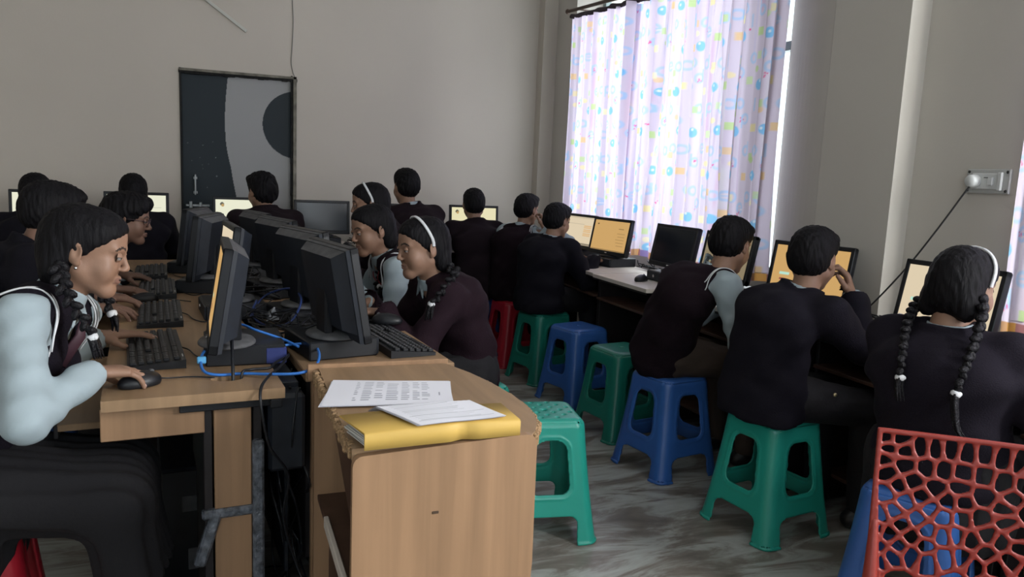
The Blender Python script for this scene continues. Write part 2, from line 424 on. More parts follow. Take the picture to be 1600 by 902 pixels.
# ------------------------------------------------------------------ curtains with a printed children's pattern
def paint_cloth(Wm, Hm, res, seed):
    nx, nz = int(Wm / res), int(Hm / res); rs = np.random.RandomState(seed)
    u, v = np.meshgrid(np.arange(nx) * res, np.arange(nz) * res)
    c = np.zeros((nz, nx, 3)); c[:] = (.78, .70, .82)
    # soft vertical brush stripes
    for _ in range(int(Wm * 34)):
        x0 = rs.uniform(0, Wm); w_ = rs.uniform(.006, .028); z0 = rs.uniform(-.3, Hm); l = rs.uniform(.15, .7)
        col = [(.72, .48, .66), (.84, .82, .88), (.66, .62, .82), (.80, .60, .72), (.88, .88, .90), (.66, .50, .70)][rs.randint(6)]
        k = (np.clip(1 - np.abs(u - x0) / w_, 0, 1) * np.clip(np.minimum(v - z0, z0 + l - v) / .05, 0, 1))[..., None] * .6
        c[:] = c * (1 - k) + np.array(col) * k
    def blend(mask, col, a=.8): m_ = np.clip(mask, 0, 1)[..., None] * a; c[:] = c * (1 - m_) + np.array(col) * m_
    def ring(x, z, r, w_, col, a=.8): blend(1.4 - np.abs(np.hypot(u - x, v - z) - r) / w_, col, a)
    def disc(x, z, r, col, a=.8): blend((r - np.hypot(u - x, v - z)) / .004 + .5, col, a)
    def rect(x0, x1, z0, z1, col, a=.8): blend(np.minimum(np.minimum(u - x0, x1 - u), np.minimum(v - z0, z1 - v)) / .003 + .5, col, a)
    blu = (.36, .62, .90); pb = (.50, .68, .92)
    px, pz = .27, .25; k = 0
    for ix in range(int(Wm / px) + 2):
        for iz in range(int(Hm / pz) + 2):
            ox = ix * px + .06 * (iz % 2) - .1; oz = iz * pz; k += 1
            j = lambda s=.012: rs.uniform(-s, s)
            disc(ox + .05 + j(), oz + .06 + j(), .029, (.25, .62, .93), .85); disc(ox + .042, oz + .07, .007, (.95, .97, 1), .8)
            # letters: d, e, b, p, a, l
            L = 'deapbl'[(ix * 2 + iz) % 6]; L2 = 'epdlab'[(ix + iz) % 6]
            for (lx, lz, ch) in ((ox + .13, oz + .13, L), (ox + .22, oz + .20, L2), (ox + .07, oz + .20, 'o')):
                lx += j(); lz += j()
                if ch == 'l': rect(lx - .006, lx + .006, lz - .03, lz + .04, pb)
                else:
                    ring(lx, lz, .024, .008, pb)
                    if ch == 'd': rect(lx + .016, lx + .028, lz - .024, lz + .05, pb)
                    if ch == 'a': rect(lx + .016, lx + .028, lz - .026, lz + .022, pb)
                    if ch == 'b': rect(lx - .028, lx - .016, lz - .024, lz + .05, pb)
                    if ch == 'p': rect(lx - .028, lx - .016, lz - .05, lz + .022, pb)
                    if ch == 'e': rect(lx - .018, lx + .024, lz - .004, lz + .004, pb); rect(lx + .008, lx + .03, lz - .012, lz - .004, (.88, .84, .93))
            a_ = [(.60, .80, .34), (.96, .84, .45), (.92, .66, .34), (.70, .86, .50), (.97, .90, .60)]
            x, z = ox + .22 + j(.03), oz + .07 + j(.03); rect(x - .026, x + .026, z - .021, z + .021, a_[rs.randint(5)], .8)
            x, z = ox + .03 + j(.03), oz + .19 + j(.03); rect(x - .015, x + .018, z - .02, z + .02, a_[rs.randint(5)], .7)
            x, z = ox + .29 + j(.02), oz + .14 + j(.03); disc(x, z, .017, a_[rs.randint(5)], .7)
            x, z = ox + .12 + j(.02), oz + .11 + j(.02)
            for q in range(4): disc(x + rs.uniform(-.012, .012), z + rs.uniform(-.012, .012), .004, (.85, .12, .35), .9)
    # darker band of coloured squares along the hem
    hem = v < .045
    cols = np.array([(.62, .38, .22), (.35, .28, .55), (.80, .45, .15), (.55, .35, .55), (.45, .22, .22)])
    c[hem] = cols[(np.floor(u / .055).astype(int) * 7 % 5)][hem]
    return np.clip(c * .93, 0, 1) ** 1.15, u, v
def curtain(name, yA, yB, x0, z0, zA, zB, seed, label, fold=.024, nf=None, closed=()):
    """cloth hanging from (yA) to (yB); its top runs from zA to zB"""
    Wy = abs(yB - yA); Wm = Wy * 1.35; Hm = max(zA, zB) - z0
    c, u, v = paint_cloth(Wm, Hm, .005, seed)
    rs = np.random.RandomState(seed + 50); s = u / Wm; t = v / Hm
    ph = 2 * pi * (nf or Wy / .115)
    warp = s + .010 * np.sin(s * 17 + seed) + .006 * np.sin(s * 41)
    amp = fold * (.55 + .45 * np.sin(s * 23 + seed * 2)) * (.9 + .25 * (1 - t))
    xx = x0 + amp * np.sin(ph * warp + .8 * np.sin(t * 3 + s * 9)) + .35 * amp * np.sin(ph * 2.3 * warp + 1)
    for (sc, w_, d, sl) in closed:     # deep gathered folds
        xx += d * np.exp(-((s - sc - sl * (1 - t)) / w_) ** 2)
    yy = yA + (yB - yA) * (s + .004 * np.sin(ph * warp * 2)) + .012 * np.sin(t * 5 + s * 6) * (1 - t)
    zt = zA + (zB - zA) * s
    zz = z0 + (zt - z0) * t + .006 * np.sin(s * 40) * (t < .03)
    V = np.stack([xx, yy, zz], -1).reshape(-1, 3); n0, n1 = u.shape
    I = np.arange(n0 * n1).reshape(n0, n1); Fq = np.stack([I[:-1, :-1], I[:-1, 1:], I[1:, 1:], I[1:, :-1]], -1).reshape(-1, 4)
    o = mk(name, V, Fq, attr_mat('printed curtain cloth', .9, transl=.62), None, None, True, c.reshape(-1, 3))
    return props(o, label, 'curtain')
curtain('curtain', 5.76, 4.66, 2.63, .80, 2.585, 2.52, 3, 'printed pastel curtain half nearest the far corner, gathered on the rod of the long window',
        closed=((.13, .008, .03, 0), (.93, .03, -.05, .02)))
curtain('curtain', 4.70, 3.18, 2.60, .845, 2.50, 2.42, 8, 'wide printed pastel curtain half with blue letters, ending beside the bare strip of window',
        closed=((.04, .02, .05, .02), (.28, .010, .045, -.10), (.62, .02, .03, .1)))
curtain('curtain', 1.99, .2, 2.72, .83, 2.60, 2.60, 14, 'printed curtain cut by the right edge, right of the wall socket', fold=.02)
m_rod = mat('brown curtain rod', (.10, .065, .05), .5)
t = MB(); t.tube([(2.64, 5.86, 2.655), (2.64, 3.1, 2.47)], .013, 10); t.ball((2.64, 5.87, 2.656), .02, 8)
for yy in (5.7, 4.3, 3.2):
    zz = 2.655 - (5.86 - yy) * .067; t.tube([(2.64, yy, zz), (2.76 if yy > 4 else 2.95, yy, zz)], .006, 6)
rod = props(t.out('curtain_rod', m_rod, smooth=True), 'brown curtain rod sloping above the long window curtains', 'curtain rod')
t = MB()
s_ = []
for i in range(44):
    y = 5.78 - i * .058; s_.append((2.635 + .012 * sin(i * 1.9), y, 2.655 - (5.86 - y) * .067 - .045 - .012 * abs(sin(i * .8))))
t.tube(s_, .021, 7, flat=.8)
props(t.out('curtain_heading', mat('dark gathered cloth', (.06, .045, .055), .9, bump=.4, bscale=50), smooth=True), 'dark gathered heading tape bunched along the brown curtain rod', 'curtain heading')
t = MB(); t.tube([(2.77, 1.93, 2.66), (2.77, .1, 2.66)], .013, 10)
props(t.out('curtain_rod', m_rod, smooth=True), 'brown curtain rod over the near window, mostly outside the picture', 'curtain rod')

# ------------------------------------------------------------------ wall socket
sw = empty('wall_socket', (2.80, 2.16, 1.39), 0, 'white socket and switch plate on the window wall with a round plug pushed in', 'wall socket')
m_pl = mat('white switch plastic', (.58, .60, .60), .35); m_pl2 = mat('clear acrylic plate', (.42, .43, .42), .15, spec=.6)
b = MB(); b.box((-.006, 0, 0), (.012, .185, .095), bev=.004); b.out('backplate', m_pl2, sw)
b = MB(); b.box((-.014, .0, 0), (.012, .125, .062), bev=.003); b.out('socket_face', m_pl, sw)
b = MB(); b.box((-.024, -.022, 0), (.010, .022, .032), bev=.003); b.out('switch', m_pl, sw)
b = MB(); b.box((-.020, -.058, 0), (.012, .018, .07), bev=.003); b.out('switch', m_pl, sw)
b = MB()
for y in (-.08, .08):
    for z in (-.036, .036): b.ball((-.013, y, z), (.003, .006, .006), 8)
for i in range(3): b.ball((-.021, -.005 + i * .006, .014), (.002, .002, .002), 6)
b.out('screws', mat('dark screw', (.05, .05, .05), .4, metal=.7), sw)
pg = empty('power_plug', (2.775, 2.205, 1.39), 0, 'round white three pin plug in the wall socket with a black lead', 'plug')
b = MB(); b.lathe([(.001, -.012), (.024, -.012), (.026, 0), (.024, .022), (.019, .030), (.001, .032)], 20, X=Matrix.Rotation(-pi / 2, 4, 'Y')); b.out('plug_body', m_pl, pg, True)
b = MB(); b.tube(spline([(-.02, 0, -.02), (-.03, .02, -.06), (-.06, .09, -.20), (-.10, .19, -.38), (-.15, .32, -.57), (-.19, .38, -.625), (-.18, .44, -.632), (-.13, .40, -.632), (-.2, .36, -.633)], 8), .0038, 6)
b.out('lead', mat('black cable', (.012, .012, .014), .5), pg, True)
# ================================================================== FURNITURE
def wood(name, c, sc=(14, 1.2, 1.2), var=.16, rough=.45):
    m = bpy.data.materials.new(name); m.use_nodes = True; nt = m.node_tree; b = nt.nodes['Principled BSDF']
    tc = nt.nodes.new('ShaderNodeTexCoord'); mp = nt.nodes.new('ShaderNodeMapping'); mp.inputs['Scale'].default_value = sc
    n = nt.nodes.new('ShaderNodeTexNoise'); n.inputs['Scale'].default_value = 2.2; n.inputs['Detail'].default_value = 8; n.inputs['Distortion'].default_value = .5
    r = nt.nodes.new('ShaderNodeValToRGB'); r.color_ramp.elements[0].position = .32; r.color_ramp.elements[1].position = .68
    r.color_ramp.elements[0].color = (*[q * (1 - var) for q in c], 1); r.color_ramp.elements[1].color = (*[q * (1 + var) for q in c], 1)
    nt.links.new(tc.outputs['Object'], mp.inputs[0]); nt.links.new(mp.outputs[0], n.inputs[0]); nt.links.new(n.outputs[0], r.inputs[0]); nt.links.new(r.outputs[0], b.inputs['Base Color'])
    b.inputs['Roughness'].default_value = rough; b.inputs['Specular IOR Level'].default_value = .35
    return m
m_woodh = wood('tan laminate, grain along the table', (.29, .185, .105), (12, 1, 1))
m_woodv = wood('tan laminate, upright grain', (.30, .178, .100), (13, 13, .5), .15)
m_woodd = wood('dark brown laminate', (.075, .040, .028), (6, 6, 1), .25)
m_edge = mat('brown edging', (.19, .10, .065), .6)
m_chip = mat('bare chipboard', (.30, .19, .10), .95, bump=1., bscale=120, var=.35, vscale=120)
m_cream = mat('cream laminate', (.60, .545, .49), .4, var=.05, vscale=6)
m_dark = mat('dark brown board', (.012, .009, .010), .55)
m_blackp = mat('black plastic', (.008, .009, .012), .42)
m_blackp2 = mat('dusty dark plastic', (.014, .017, .024), .5, var=.2, vscale=20)
m_dust = mat('dusty grey plastic top', (.085, .085, .09), .75, var=.3, vscale=30)
m_off = mat('switched off screen', (.010, .014, .022), .18, spec=.5)
m_tape = mat('scuffed clear tape', (.10, .11, .13), .25, bump=1.2, bscale=35, var=.6, vscale=45)
m_chrome = mat('bright metal', (.6, .6, .6), .25, metal=1.)

# ---- plastic stools
STH = .46
def stool_parts(holes):
    R_ = .045
    def hw(z): return .132 + (STH - z) * .078 + .018 * np.clip(1 - z / .46, 0, 1) ** 2
    def side_cuts(u, z):
        zc, hz = .285, .098
        w_ = .066 + (.285 - z) * .10
        q1 = np.maximum(np.abs(u) - (w_ - .035), 0); q2 = np.maximum(np.abs(z - zc) - (hz - .035), 0)
        win = np.hypot(q1, q2) - .035
        q1 = np.maximum(np.abs(u) - .075, 0); q2 = np.maximum(np.abs(z + .03) - .105, 0); low = np.hypot(q1, q2) - .03
        return win, low
    def f(P):
        x, y, z = P[:, 0], P[:, 1], P[:, 2]; h = hw(z)
        # corners tuck in diagonally towards the seat
        qx, qy = np.abs(x) - (h - R_), np.abs(y) - (h - R_)
        out = np.hypot(np.maximum(qx, 0), np.maximum(qy, 0)) + np.minimum(np.maximum(qx, qy), 0) - R_
        wx, lx = side_cuts(x, z); wy, ly = side_cuts(y, z)
        onx = np.abs(y) > np.abs(x)
        win = np.where(onx, wx, wy); low = np.where(onx, lx, ly)
        out = out - .0035 * np.clip(1 - np.abs(win - .016) / .006, 0, 1) - .005 * (z < .012)
        top = z - STH; t2 = -smin(-out, -top, .035); solid = t2
        inner = np.maximum(out + .0085, z - (STH - .011))
        d = np.maximum(solid, -inner)
        d = np.maximum(d, -win); d = np.maximum(d, -low)
        d = np.maximum(d, -z)
        rr = np.hypot(x, y)
        d = np.maximum(d, -np.maximum(rr - .011, STH - .03 - z))
        if holes:
            for hx, hy in holes: d = np.maximum(d, -np.maximum(np.hypot(x - hx, y - hy) - .0062, STH - .03 - z))
        return d.astype(F32)
    V, Fq = nets(f, (-.19, -.19, 0), (.19, .19, STH), .0043 if holes else .005)
    c = V[Fq].mean(1); x, y, z = c.T
    k = np.zeros(len(Fq), int)   # 0 seat, 1-4 legs, 5-8 stretchers
    leg = z < .415; k[leg] = 1 + (x > 0)[leg] * 2 + (y > 0)[leg]
    on = (z < .19) & (np.minimum(np.abs(x), np.abs(y)) < .088)
    sidei = np.where(np.abs(y) > np.abs(x), (y > 0) * 1, 2 + (x > 0) * 1); k[on] = 5 + sidei[on]
    res = []
    for i in range(9):
        Fk = Fq[k == i]; uq, inv = np.unique(Fk, return_inverse=True); res.append((V[uq], inv.reshape(Fk.shape)))
    return res
hp = []
for i in range(-3, 4):
    for j in range(-3, 4):
        if (i + j) % 2 == 0 and (i, j) != (0, 0) and abs(i) + abs(j) < 6 and abs(i) + abs(j) > 1: hp.append((i * .031, j * .031))
_sp = {}
def stool(loc, rz, color, label, holes=False, group=None):
    pl = {'green': mat('green plastic', (.018, .30, .235), .32, spec=.5), 'blue': mat('blue plastic', (.030, .105, .34), .32, spec=.5),
          'red': mat('red plastic', (.36, .012, .025), .35, spec=.5), 'deep': mat('deep green plastic', (.010, .17, .125), .34, spec=.5)}[color]
    key = (color, holes)
    if key not in _sp:
        geo = _sp.get(('geo', holes)) or stool_parts(hp if holes else None); _sp[('geo', holes)] = geo
        e = empty('plastic_stool', loc, rz, label, 'stool', group)
        for i, (V, Fq) in enumerate(geo): mk('seat' if i == 0 else 'leg' if i < 5 else 'stretcher', V, Fq, pl, None, e)
        _sp[key] = e; return e
    e = _sp[key].copy(); COL.objects.link(e)
    for ch in list(_sp[key].children): c = ch.copy(); COL.objects.link(c); c.parent = e
    e.location = loc; e.rotation_euler = (0, 0, rz); e['label'] = label
    if group: e['group'] = group
    elif 'group' in e: del e['group']
    return e
GS = 'plastic stools around the computer room'
stool((1.145, 2.575, 0), rad(-10), 'green', 'empty bright green plastic stool with a holed seat, right behind the wooden table', True, GS)
stool((1.00, 3.03, 0), rad(6), 'green', 'bright green stool with a holed seat, under the nearest girl in a headband', True, GS)
stool((1.958, 2.985, 0), rad(10), 'blue', 'blue plastic stool under the leaning boy in the sleeveless vest', False, GS)
stool((2.02, 2.335, 0), rad(8), 'green', 'green plastic stool under the boy with his chin on his hand', False, GS)
stool((1.99, 3.50, 0), rad(9), 'deep', 'empty green plastic stool behind the leaning boy in the vest', False, GS)
stool((2.02, 4.09, 0), rad(14), 'blue', 'empty blue plastic stool between two green stools', False, GS)
stool((2.01, 4.60, 0), rad(12), 'deep', 'green plastic stool under the boy in the dark blazer at the window desk', False, GS)
stool((1.98, 5.06, 0), rad(6), 'red', 'red plastic stool under the boy in the vest beside the far corner', False, GS)
stool((1.80, 5.42, 0), rad(2), 'blue', 'blue plastic stool by the far desks, left of the red stool', False, GS)
stool((1.975, 1.625, 0), rad(28), 'blue', 'blue plastic stool seen through the red chair back', False, GS)
stool((-.60, 2.14, 0), rad(5), 'red', 'red plastic stool under the girl with the light blue sleeves', False, GS)

# ---- tan computer tables of the middle island
ISL = rad(4.8)
def Mi(x, y, rz=ISL): return Matrix.Translation((x, y, 0)) @ Matrix.Rotation(rz, 4, 'Z')
def island_table(x, y, L, Wd, label, side, near=False):
    e = empty('computer_table', (x, y, 0), ISL, label, 'table', 'tan computer tables in the middle island')
    gx = .30 if side < 0 else .14
    b = MB()
    if near:
        # board with a round cable hole cut through it
        n = 24; hc = (gx, .135, .034); ring = [(hc[0] + hc[2] * 1.25 * cos(2 * pi * i / n), hc[1] + hc[2] * .85 * sin(2 * pi * i / n)) for i in range(n)]
        sq = []
        for i in range(n):
            a = 2 * pi * i / n; dx, dy = cos(a), sin(a); k = min((Wd - hc[0]) / dx if dx > 1e-6 else 9, hc[0] / -dx if dx < -1e-6 else 9, (.30 - hc[1]) / dy if dy > 1e-6 else 9, hc[1] / -dy if dy < -1e-6 else 9)
            sq.append((hc[0] + dx * k, hc[1] + dy * k))
        # corners snap
        cs = [(Wd, .30), (0, .30), (0, 0), (Wd, 0)]
        for c_ in cs:
            i = min(range(n), key=lambda q: (sq[q][0] - c_[0]) ** 2 + (sq[q][1] - c_[1]) ** 2); sq[i] = c_
        for z, fl in ((.75, False), (.722, True)):
            V = [(p[0], p[1], z) for p in ring] + [(p[0], p[1], z) for p in sq]
            Fc = [(i, n + i, n + (i + 1) % n, (i + 1) % n) for i in range(n)]
            b.add(V, [q[::-1] for q in Fc] if fl else Fc)
        b.add([(p[0], p[1], z) for z in (.722, .75) for p in ring], [((i + 1) % n, i, n + i, n + (i + 1) % n) for i in range(n)])
        b.add([(p[0], p[1], z) for z in (.722, .75) for p in sq], [(i, (i + 1) % n, n + (i + 1) % n, n + i) for i in range(n)])
        b.box((Wd / 2, .30 + (L - .30) / 2, .736), (Wd, L - .30, .028), bev=0)
    else: b.box((Wd / 2, L / 2, .736), (Wd, L - .004, .028), bev=.003)
    b.out('table_top', m_woodh, e)
    if side < 0:
        b = MB(); b.box((.115, .05, .676), (.24, .018, .085), bev=.002); b.out('apron', m_woodv, e)
        b = MB(); b.box((.30, .05, .708), (.25, .05, .024)); b.box((.41, .10, .708), (.03, .2, .024)); b.out('steel_rail', m_blackp, e)
        b = MB(); b.box((.305, .055, .352), (.094, .018, .70), bev=.002); b.out('leg_panel', m_woodv, e)
        for x0 in (.243, .368):
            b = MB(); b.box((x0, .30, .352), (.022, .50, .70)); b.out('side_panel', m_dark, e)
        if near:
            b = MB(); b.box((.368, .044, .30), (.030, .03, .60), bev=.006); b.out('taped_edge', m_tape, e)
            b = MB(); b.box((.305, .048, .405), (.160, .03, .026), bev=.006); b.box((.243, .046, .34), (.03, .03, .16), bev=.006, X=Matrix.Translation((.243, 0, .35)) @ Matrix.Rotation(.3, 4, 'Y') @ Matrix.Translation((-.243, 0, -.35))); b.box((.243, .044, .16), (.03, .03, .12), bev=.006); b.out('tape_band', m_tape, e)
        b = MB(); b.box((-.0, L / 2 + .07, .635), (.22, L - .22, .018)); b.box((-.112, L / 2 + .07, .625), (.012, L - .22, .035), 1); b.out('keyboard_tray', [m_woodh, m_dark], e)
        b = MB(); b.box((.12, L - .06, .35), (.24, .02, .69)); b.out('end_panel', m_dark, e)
    else:
        b = MB(); b.box((.23, .03, .36), (.42, .018, .72), bev=.002); b.out('end_panel', m_woodv, e)
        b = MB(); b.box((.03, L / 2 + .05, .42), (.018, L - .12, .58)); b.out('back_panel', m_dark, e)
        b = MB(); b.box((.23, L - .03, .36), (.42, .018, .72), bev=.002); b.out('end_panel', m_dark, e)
    return e
def along(x, y, d): return x - sin(ISL) * d, y + cos(ISL) * d
LX, LY = -.270, 2.015
RX, RY = .228, 2.19
island_table(LX, LY, .98, .432, 'nearest tan computer table of the left row, with a cable hole and taped leg', -1, True)
island_table(*along(LX, LY, .985), .98, .432, 'middle tan computer table of the left row', -1)
island_table(*along(LX, LY, 1.97), .98, .432, 'farthest tan computer table of the left row', -1)
island_table(*along(RX, RY, 0), .98, .455, 'nearest tan computer table of the right row, behind the wooden table with the papers', 1)
island_table(*along(RX, RY, .985), .98, .455, 'middle tan computer table of the right row', 1)
island_table(*along(RX, RY, 1.97), .90, .455, 'farthest tan computer table of the right row', 1)
b = MB(); b.box((0, 1.4, .70), (.050, 2.6, .05)); b.box((0, 1.4, .40), (.012, 2.5, .55))
o = b.out('cable_tray', m_blackp2); o.location = (LX + .462, LY + .08, 0); o.rotation_euler = (0, 0, ISL)
props(o, 'long black cable tray in the gap between the two rows of tan tables', 'cable tray')

# ---- near wooden table with chipped edges
tb = empty('wooden_table', (.24, 1.455, 0), 0, 'tan wooden table with a curved right side, holding papers and a yellow book', 'table')
poly = [(0, .004), (.385, -.004), (.405, .02), (.442, .10), (.458, .20), (.455, .30), (.440, .42), (.415, .53), (.375, .645), (.012, .655)]
b = MB(); b.prism([(x * .985 + .002, y * .99 + .006) for x, y in poly], .757, .783, 0); b.out('table_top', m_woodh, tb)
b = MB(); r_ = random.Random(5)
for i in range(46):
    y = .03 + i * .0135; b.box((.004 + r_.uniform(-.004, .003), y, .768 + r_.uniform(-.004, .004)), (.016, .016, .026), 0, .003)
b.out('chipped_edge', m_chip, tb); b = MB()
for i in range(34):
    t_ = i / 33; k = t_ * 5.99; a_ = int(k); p0, p1 = poly[2 + a_], poly[3 + a_] if 3 + a_ < len(poly) else poly[-1]
    x = p0[0] + (p1[0] - p0[0]) * (k - a_); y = p0[1] + (p1[1] - p0[1]) * (k - a_)
    if i < 31: b.box((x - .006 + r_.uniform(-.003, .002), y, .768), (.014, .02, .027), 0, .003)
b.out('chipped_edge', m_chip, tb)
# front panel with rounded upper corners
fp = [(.0, 0), (.0, .752)] + [(.02 - .02 * cos(a), .752 + .022 * sin(a)) for a in (.4, .8, 1.2, 1.57)] + [(.34, .790)] + [(.368 + .022 * sin(a), .768 + .022 * cos(a)) for a in (.0, .4, .8, 1.2, 1.57)] + [(.392, .50), (.388, .42), (.372, .30), (.372, 0)]
X = Matrix(((1, 0, 0, 0), (0, 0, 1, -.012), (0, 1, 0, 0), (0, 0, 0, 1)))
b = MB(); b.prism(fp, 0, .018, 0, X); b.out('front_panel', m_woodv, tb)
b = MB(); b.prism([(x, y) for x, y in [(.0, 0), (.0, .775), (.375, .775), (.375, 0)]], .640, .658, 0, X); b.box((.185, .668, .770), (.40, .02, .045), 0); b.out('back_panel', m_woodv, tb)
b = MB()
pr = [(.385, .012), (.405, .10), (.420, .20), (.418, .30), (.405, .42), (.385, .53), (.36, .635)]
b.prism(pr + [(x - .012, y) for x, y in pr[::-1]], .02, .756); b.out('side_panel', m_woodv, tb)
b = MB(); b.prism([(0, .30), (0, .757), (.62, .757), (.62, .60)], .058, .070, 0, Matrix(((0, 0, 1, 0), (1, 0, 0, .015), (0, 1, 0, 0), (0, 0, 0, 1)))); b.out('slanted_side_panel', m_woodd, tb)
b = MB(); b.box((.19, .33, .42), (.36, .60, .016), 0); b.box((.012, .25, .425), (.012, .42, .03), 1); b.out('shelf', [m_woodd, m_cream], tb)
b = MB(); b.box((.19, .33, .18), (.30, .56, .30)); b.out('drawer', m_woodd, tb)
b = MB()
b.box((.17, -.0125, .64), (.014, .002, .006), 0, .001); b.box((.2, -.0125, .3), (.006, .002, .012), 0, .001); b.out('scuff_marks', mat('dark scuff', (.06, .035, .02), .7), tb)

# ---- window desks and far desks
def desk(x, y, rz, L, D, label, group, side_h=True):
    """local: x along the desk, front edge at y=0, wall at y=D"""
    e = empty('computer_desk', (x, y, 0), rz, label, 'desk', group)
    b = MB(); b.box((L / 2, D / 2, .738), (L - .004, D, .024), 0, .002); b.out('desk_top', m_cream, e)
    b = MB(); b.box((L / 2, .004, .722), (L - .004, .008, .012), 0, 0); b.out('shade_strip', m_dark, e)  # dark strip below the front edge: the desk's shadow side put into colour
    for u in (.012, L - .012):
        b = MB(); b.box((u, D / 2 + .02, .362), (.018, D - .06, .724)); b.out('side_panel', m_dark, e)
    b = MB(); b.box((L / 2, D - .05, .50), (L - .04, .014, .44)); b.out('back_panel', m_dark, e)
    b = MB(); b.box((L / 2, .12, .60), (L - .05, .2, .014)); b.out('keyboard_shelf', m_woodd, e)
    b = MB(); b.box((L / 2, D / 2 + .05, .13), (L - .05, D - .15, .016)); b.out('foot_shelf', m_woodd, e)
    return e
GW = 'cream topped desks along the window wall'; GF = 'cream topped desks along the far wall'
W90 = rad(-90)
desk(2.27, 5.60, rad(-93), 1.30, .465, 'cream desk under the curtains nearest the far corner', GW)
desk(2.185, 4.27, rad(-90), .65, .555, 'short cream desk under the curtain, holding a round mouse and a dark screen', GW)
desk(2.24, 3.60, rad(-90), 1.02, .45, 'cream desk beyond the leaning boy in the vest', GW)
desk(2.30, 2.50, rad(-90), .88, .47, 'cream desk in front of the boy with his chin on his hand', GW)
desk(2.30, 1.60, rad(-90), 1.2, .47, 'cream desk in front of the girl with two long braids', GW)
for i, (x, l) in enumerate(((-2.3, 1.1), (-1.2, 1.1), (-.09, 1.05), (.97, 1.2))):
    desk(x, 5.68, 0, l - .01, .62, ('leftmost cream desk against the far wall', 'cream desk against the far wall, left of the door', 'cream desk against the far wall, in front of the door', 'cream desk against the far wall, right of the door')[i], GF)

# ---- computers
def paint_screen(Wm, Hm, base, kind):
    res = .004; nx, nz = int(Wm / res), int(Hm / res); u, v = np.meshgrid(np.linspace(0, 1, nx), np.linspace(0, 1, nz)); v = 1 - v
    c = np.zeros((nz, nx, 3)); c[:] = base; b_ = np.array(base)
    def r(x0, x1, y0, y1, col): c[(u > x0) & (u < x1) & (v > y0) & (v < y1)] = col
    if kind == 'list':
        r(.08, .13, .10, .16, b_ * .15); r(.72, .86, .22, .26, b_ * .3); r(.2, .8, .06, .075, b_ * .75)
        for i in range(11): r(.72 - .02 * (i % 3), .92, .34 + i * .05, .355 + i * .05, b_ * .62)
        r(.0, 1, .96, 1, b_ * .25)
    elif kind == 'table':
        r(0, 1, 0, .05, b_ * .8); r(.15, .7, .25, .27, b_ * .75)
        for i in range(6): r(.70, .95, .28 + i * .07, .325 + i * .07, (b_ * (1, .75, .5)))
        r(0, 1, .93, 1, b_ * .35)
    elif kind == 'grid':
        for i in range(9): r(.45, .92, .18 + i * .08, .187 + i * .08, b_ * .72)
        for i in range(8): r(.45 + i * .067, .454 + i * .067, .18, .83, b_ * .72)
        r(.55, .75, .12, .14, b_ * .3)
    elif kind == 'photo':
        m_ = np.hypot((u - .12) * 1.6, v - .16) < .065; c[m_] = b_ * .12; m_ = np.hypot((u - .13) * 1.6, v - .20) < .045; c[m_] = (.5, .32, .12)
        r(.22, .32, .14, .15, b_ * .6); r(.1, .7, .38, .39, b_ * .75); r(.1, .9, .62, .63, b_ * .8); r(.1, .6, .7, .71, b_ * .8)
    elif kind == 'page':
        for y in (.12, .2, .3): r(.1, .9, y, y + .012, b_ * .82)
        r(.10, .24, .60, .66, (.45, .75, .60)); r(.11, .21, .74, .80, (.25, .03, .05)); r(.11, .2, .83, .85, b_ * .6); r(.10, .19, .89, .91, b_ * .7)
        r(0, .06, .96, 1, (.1, .12, .2))
    return c
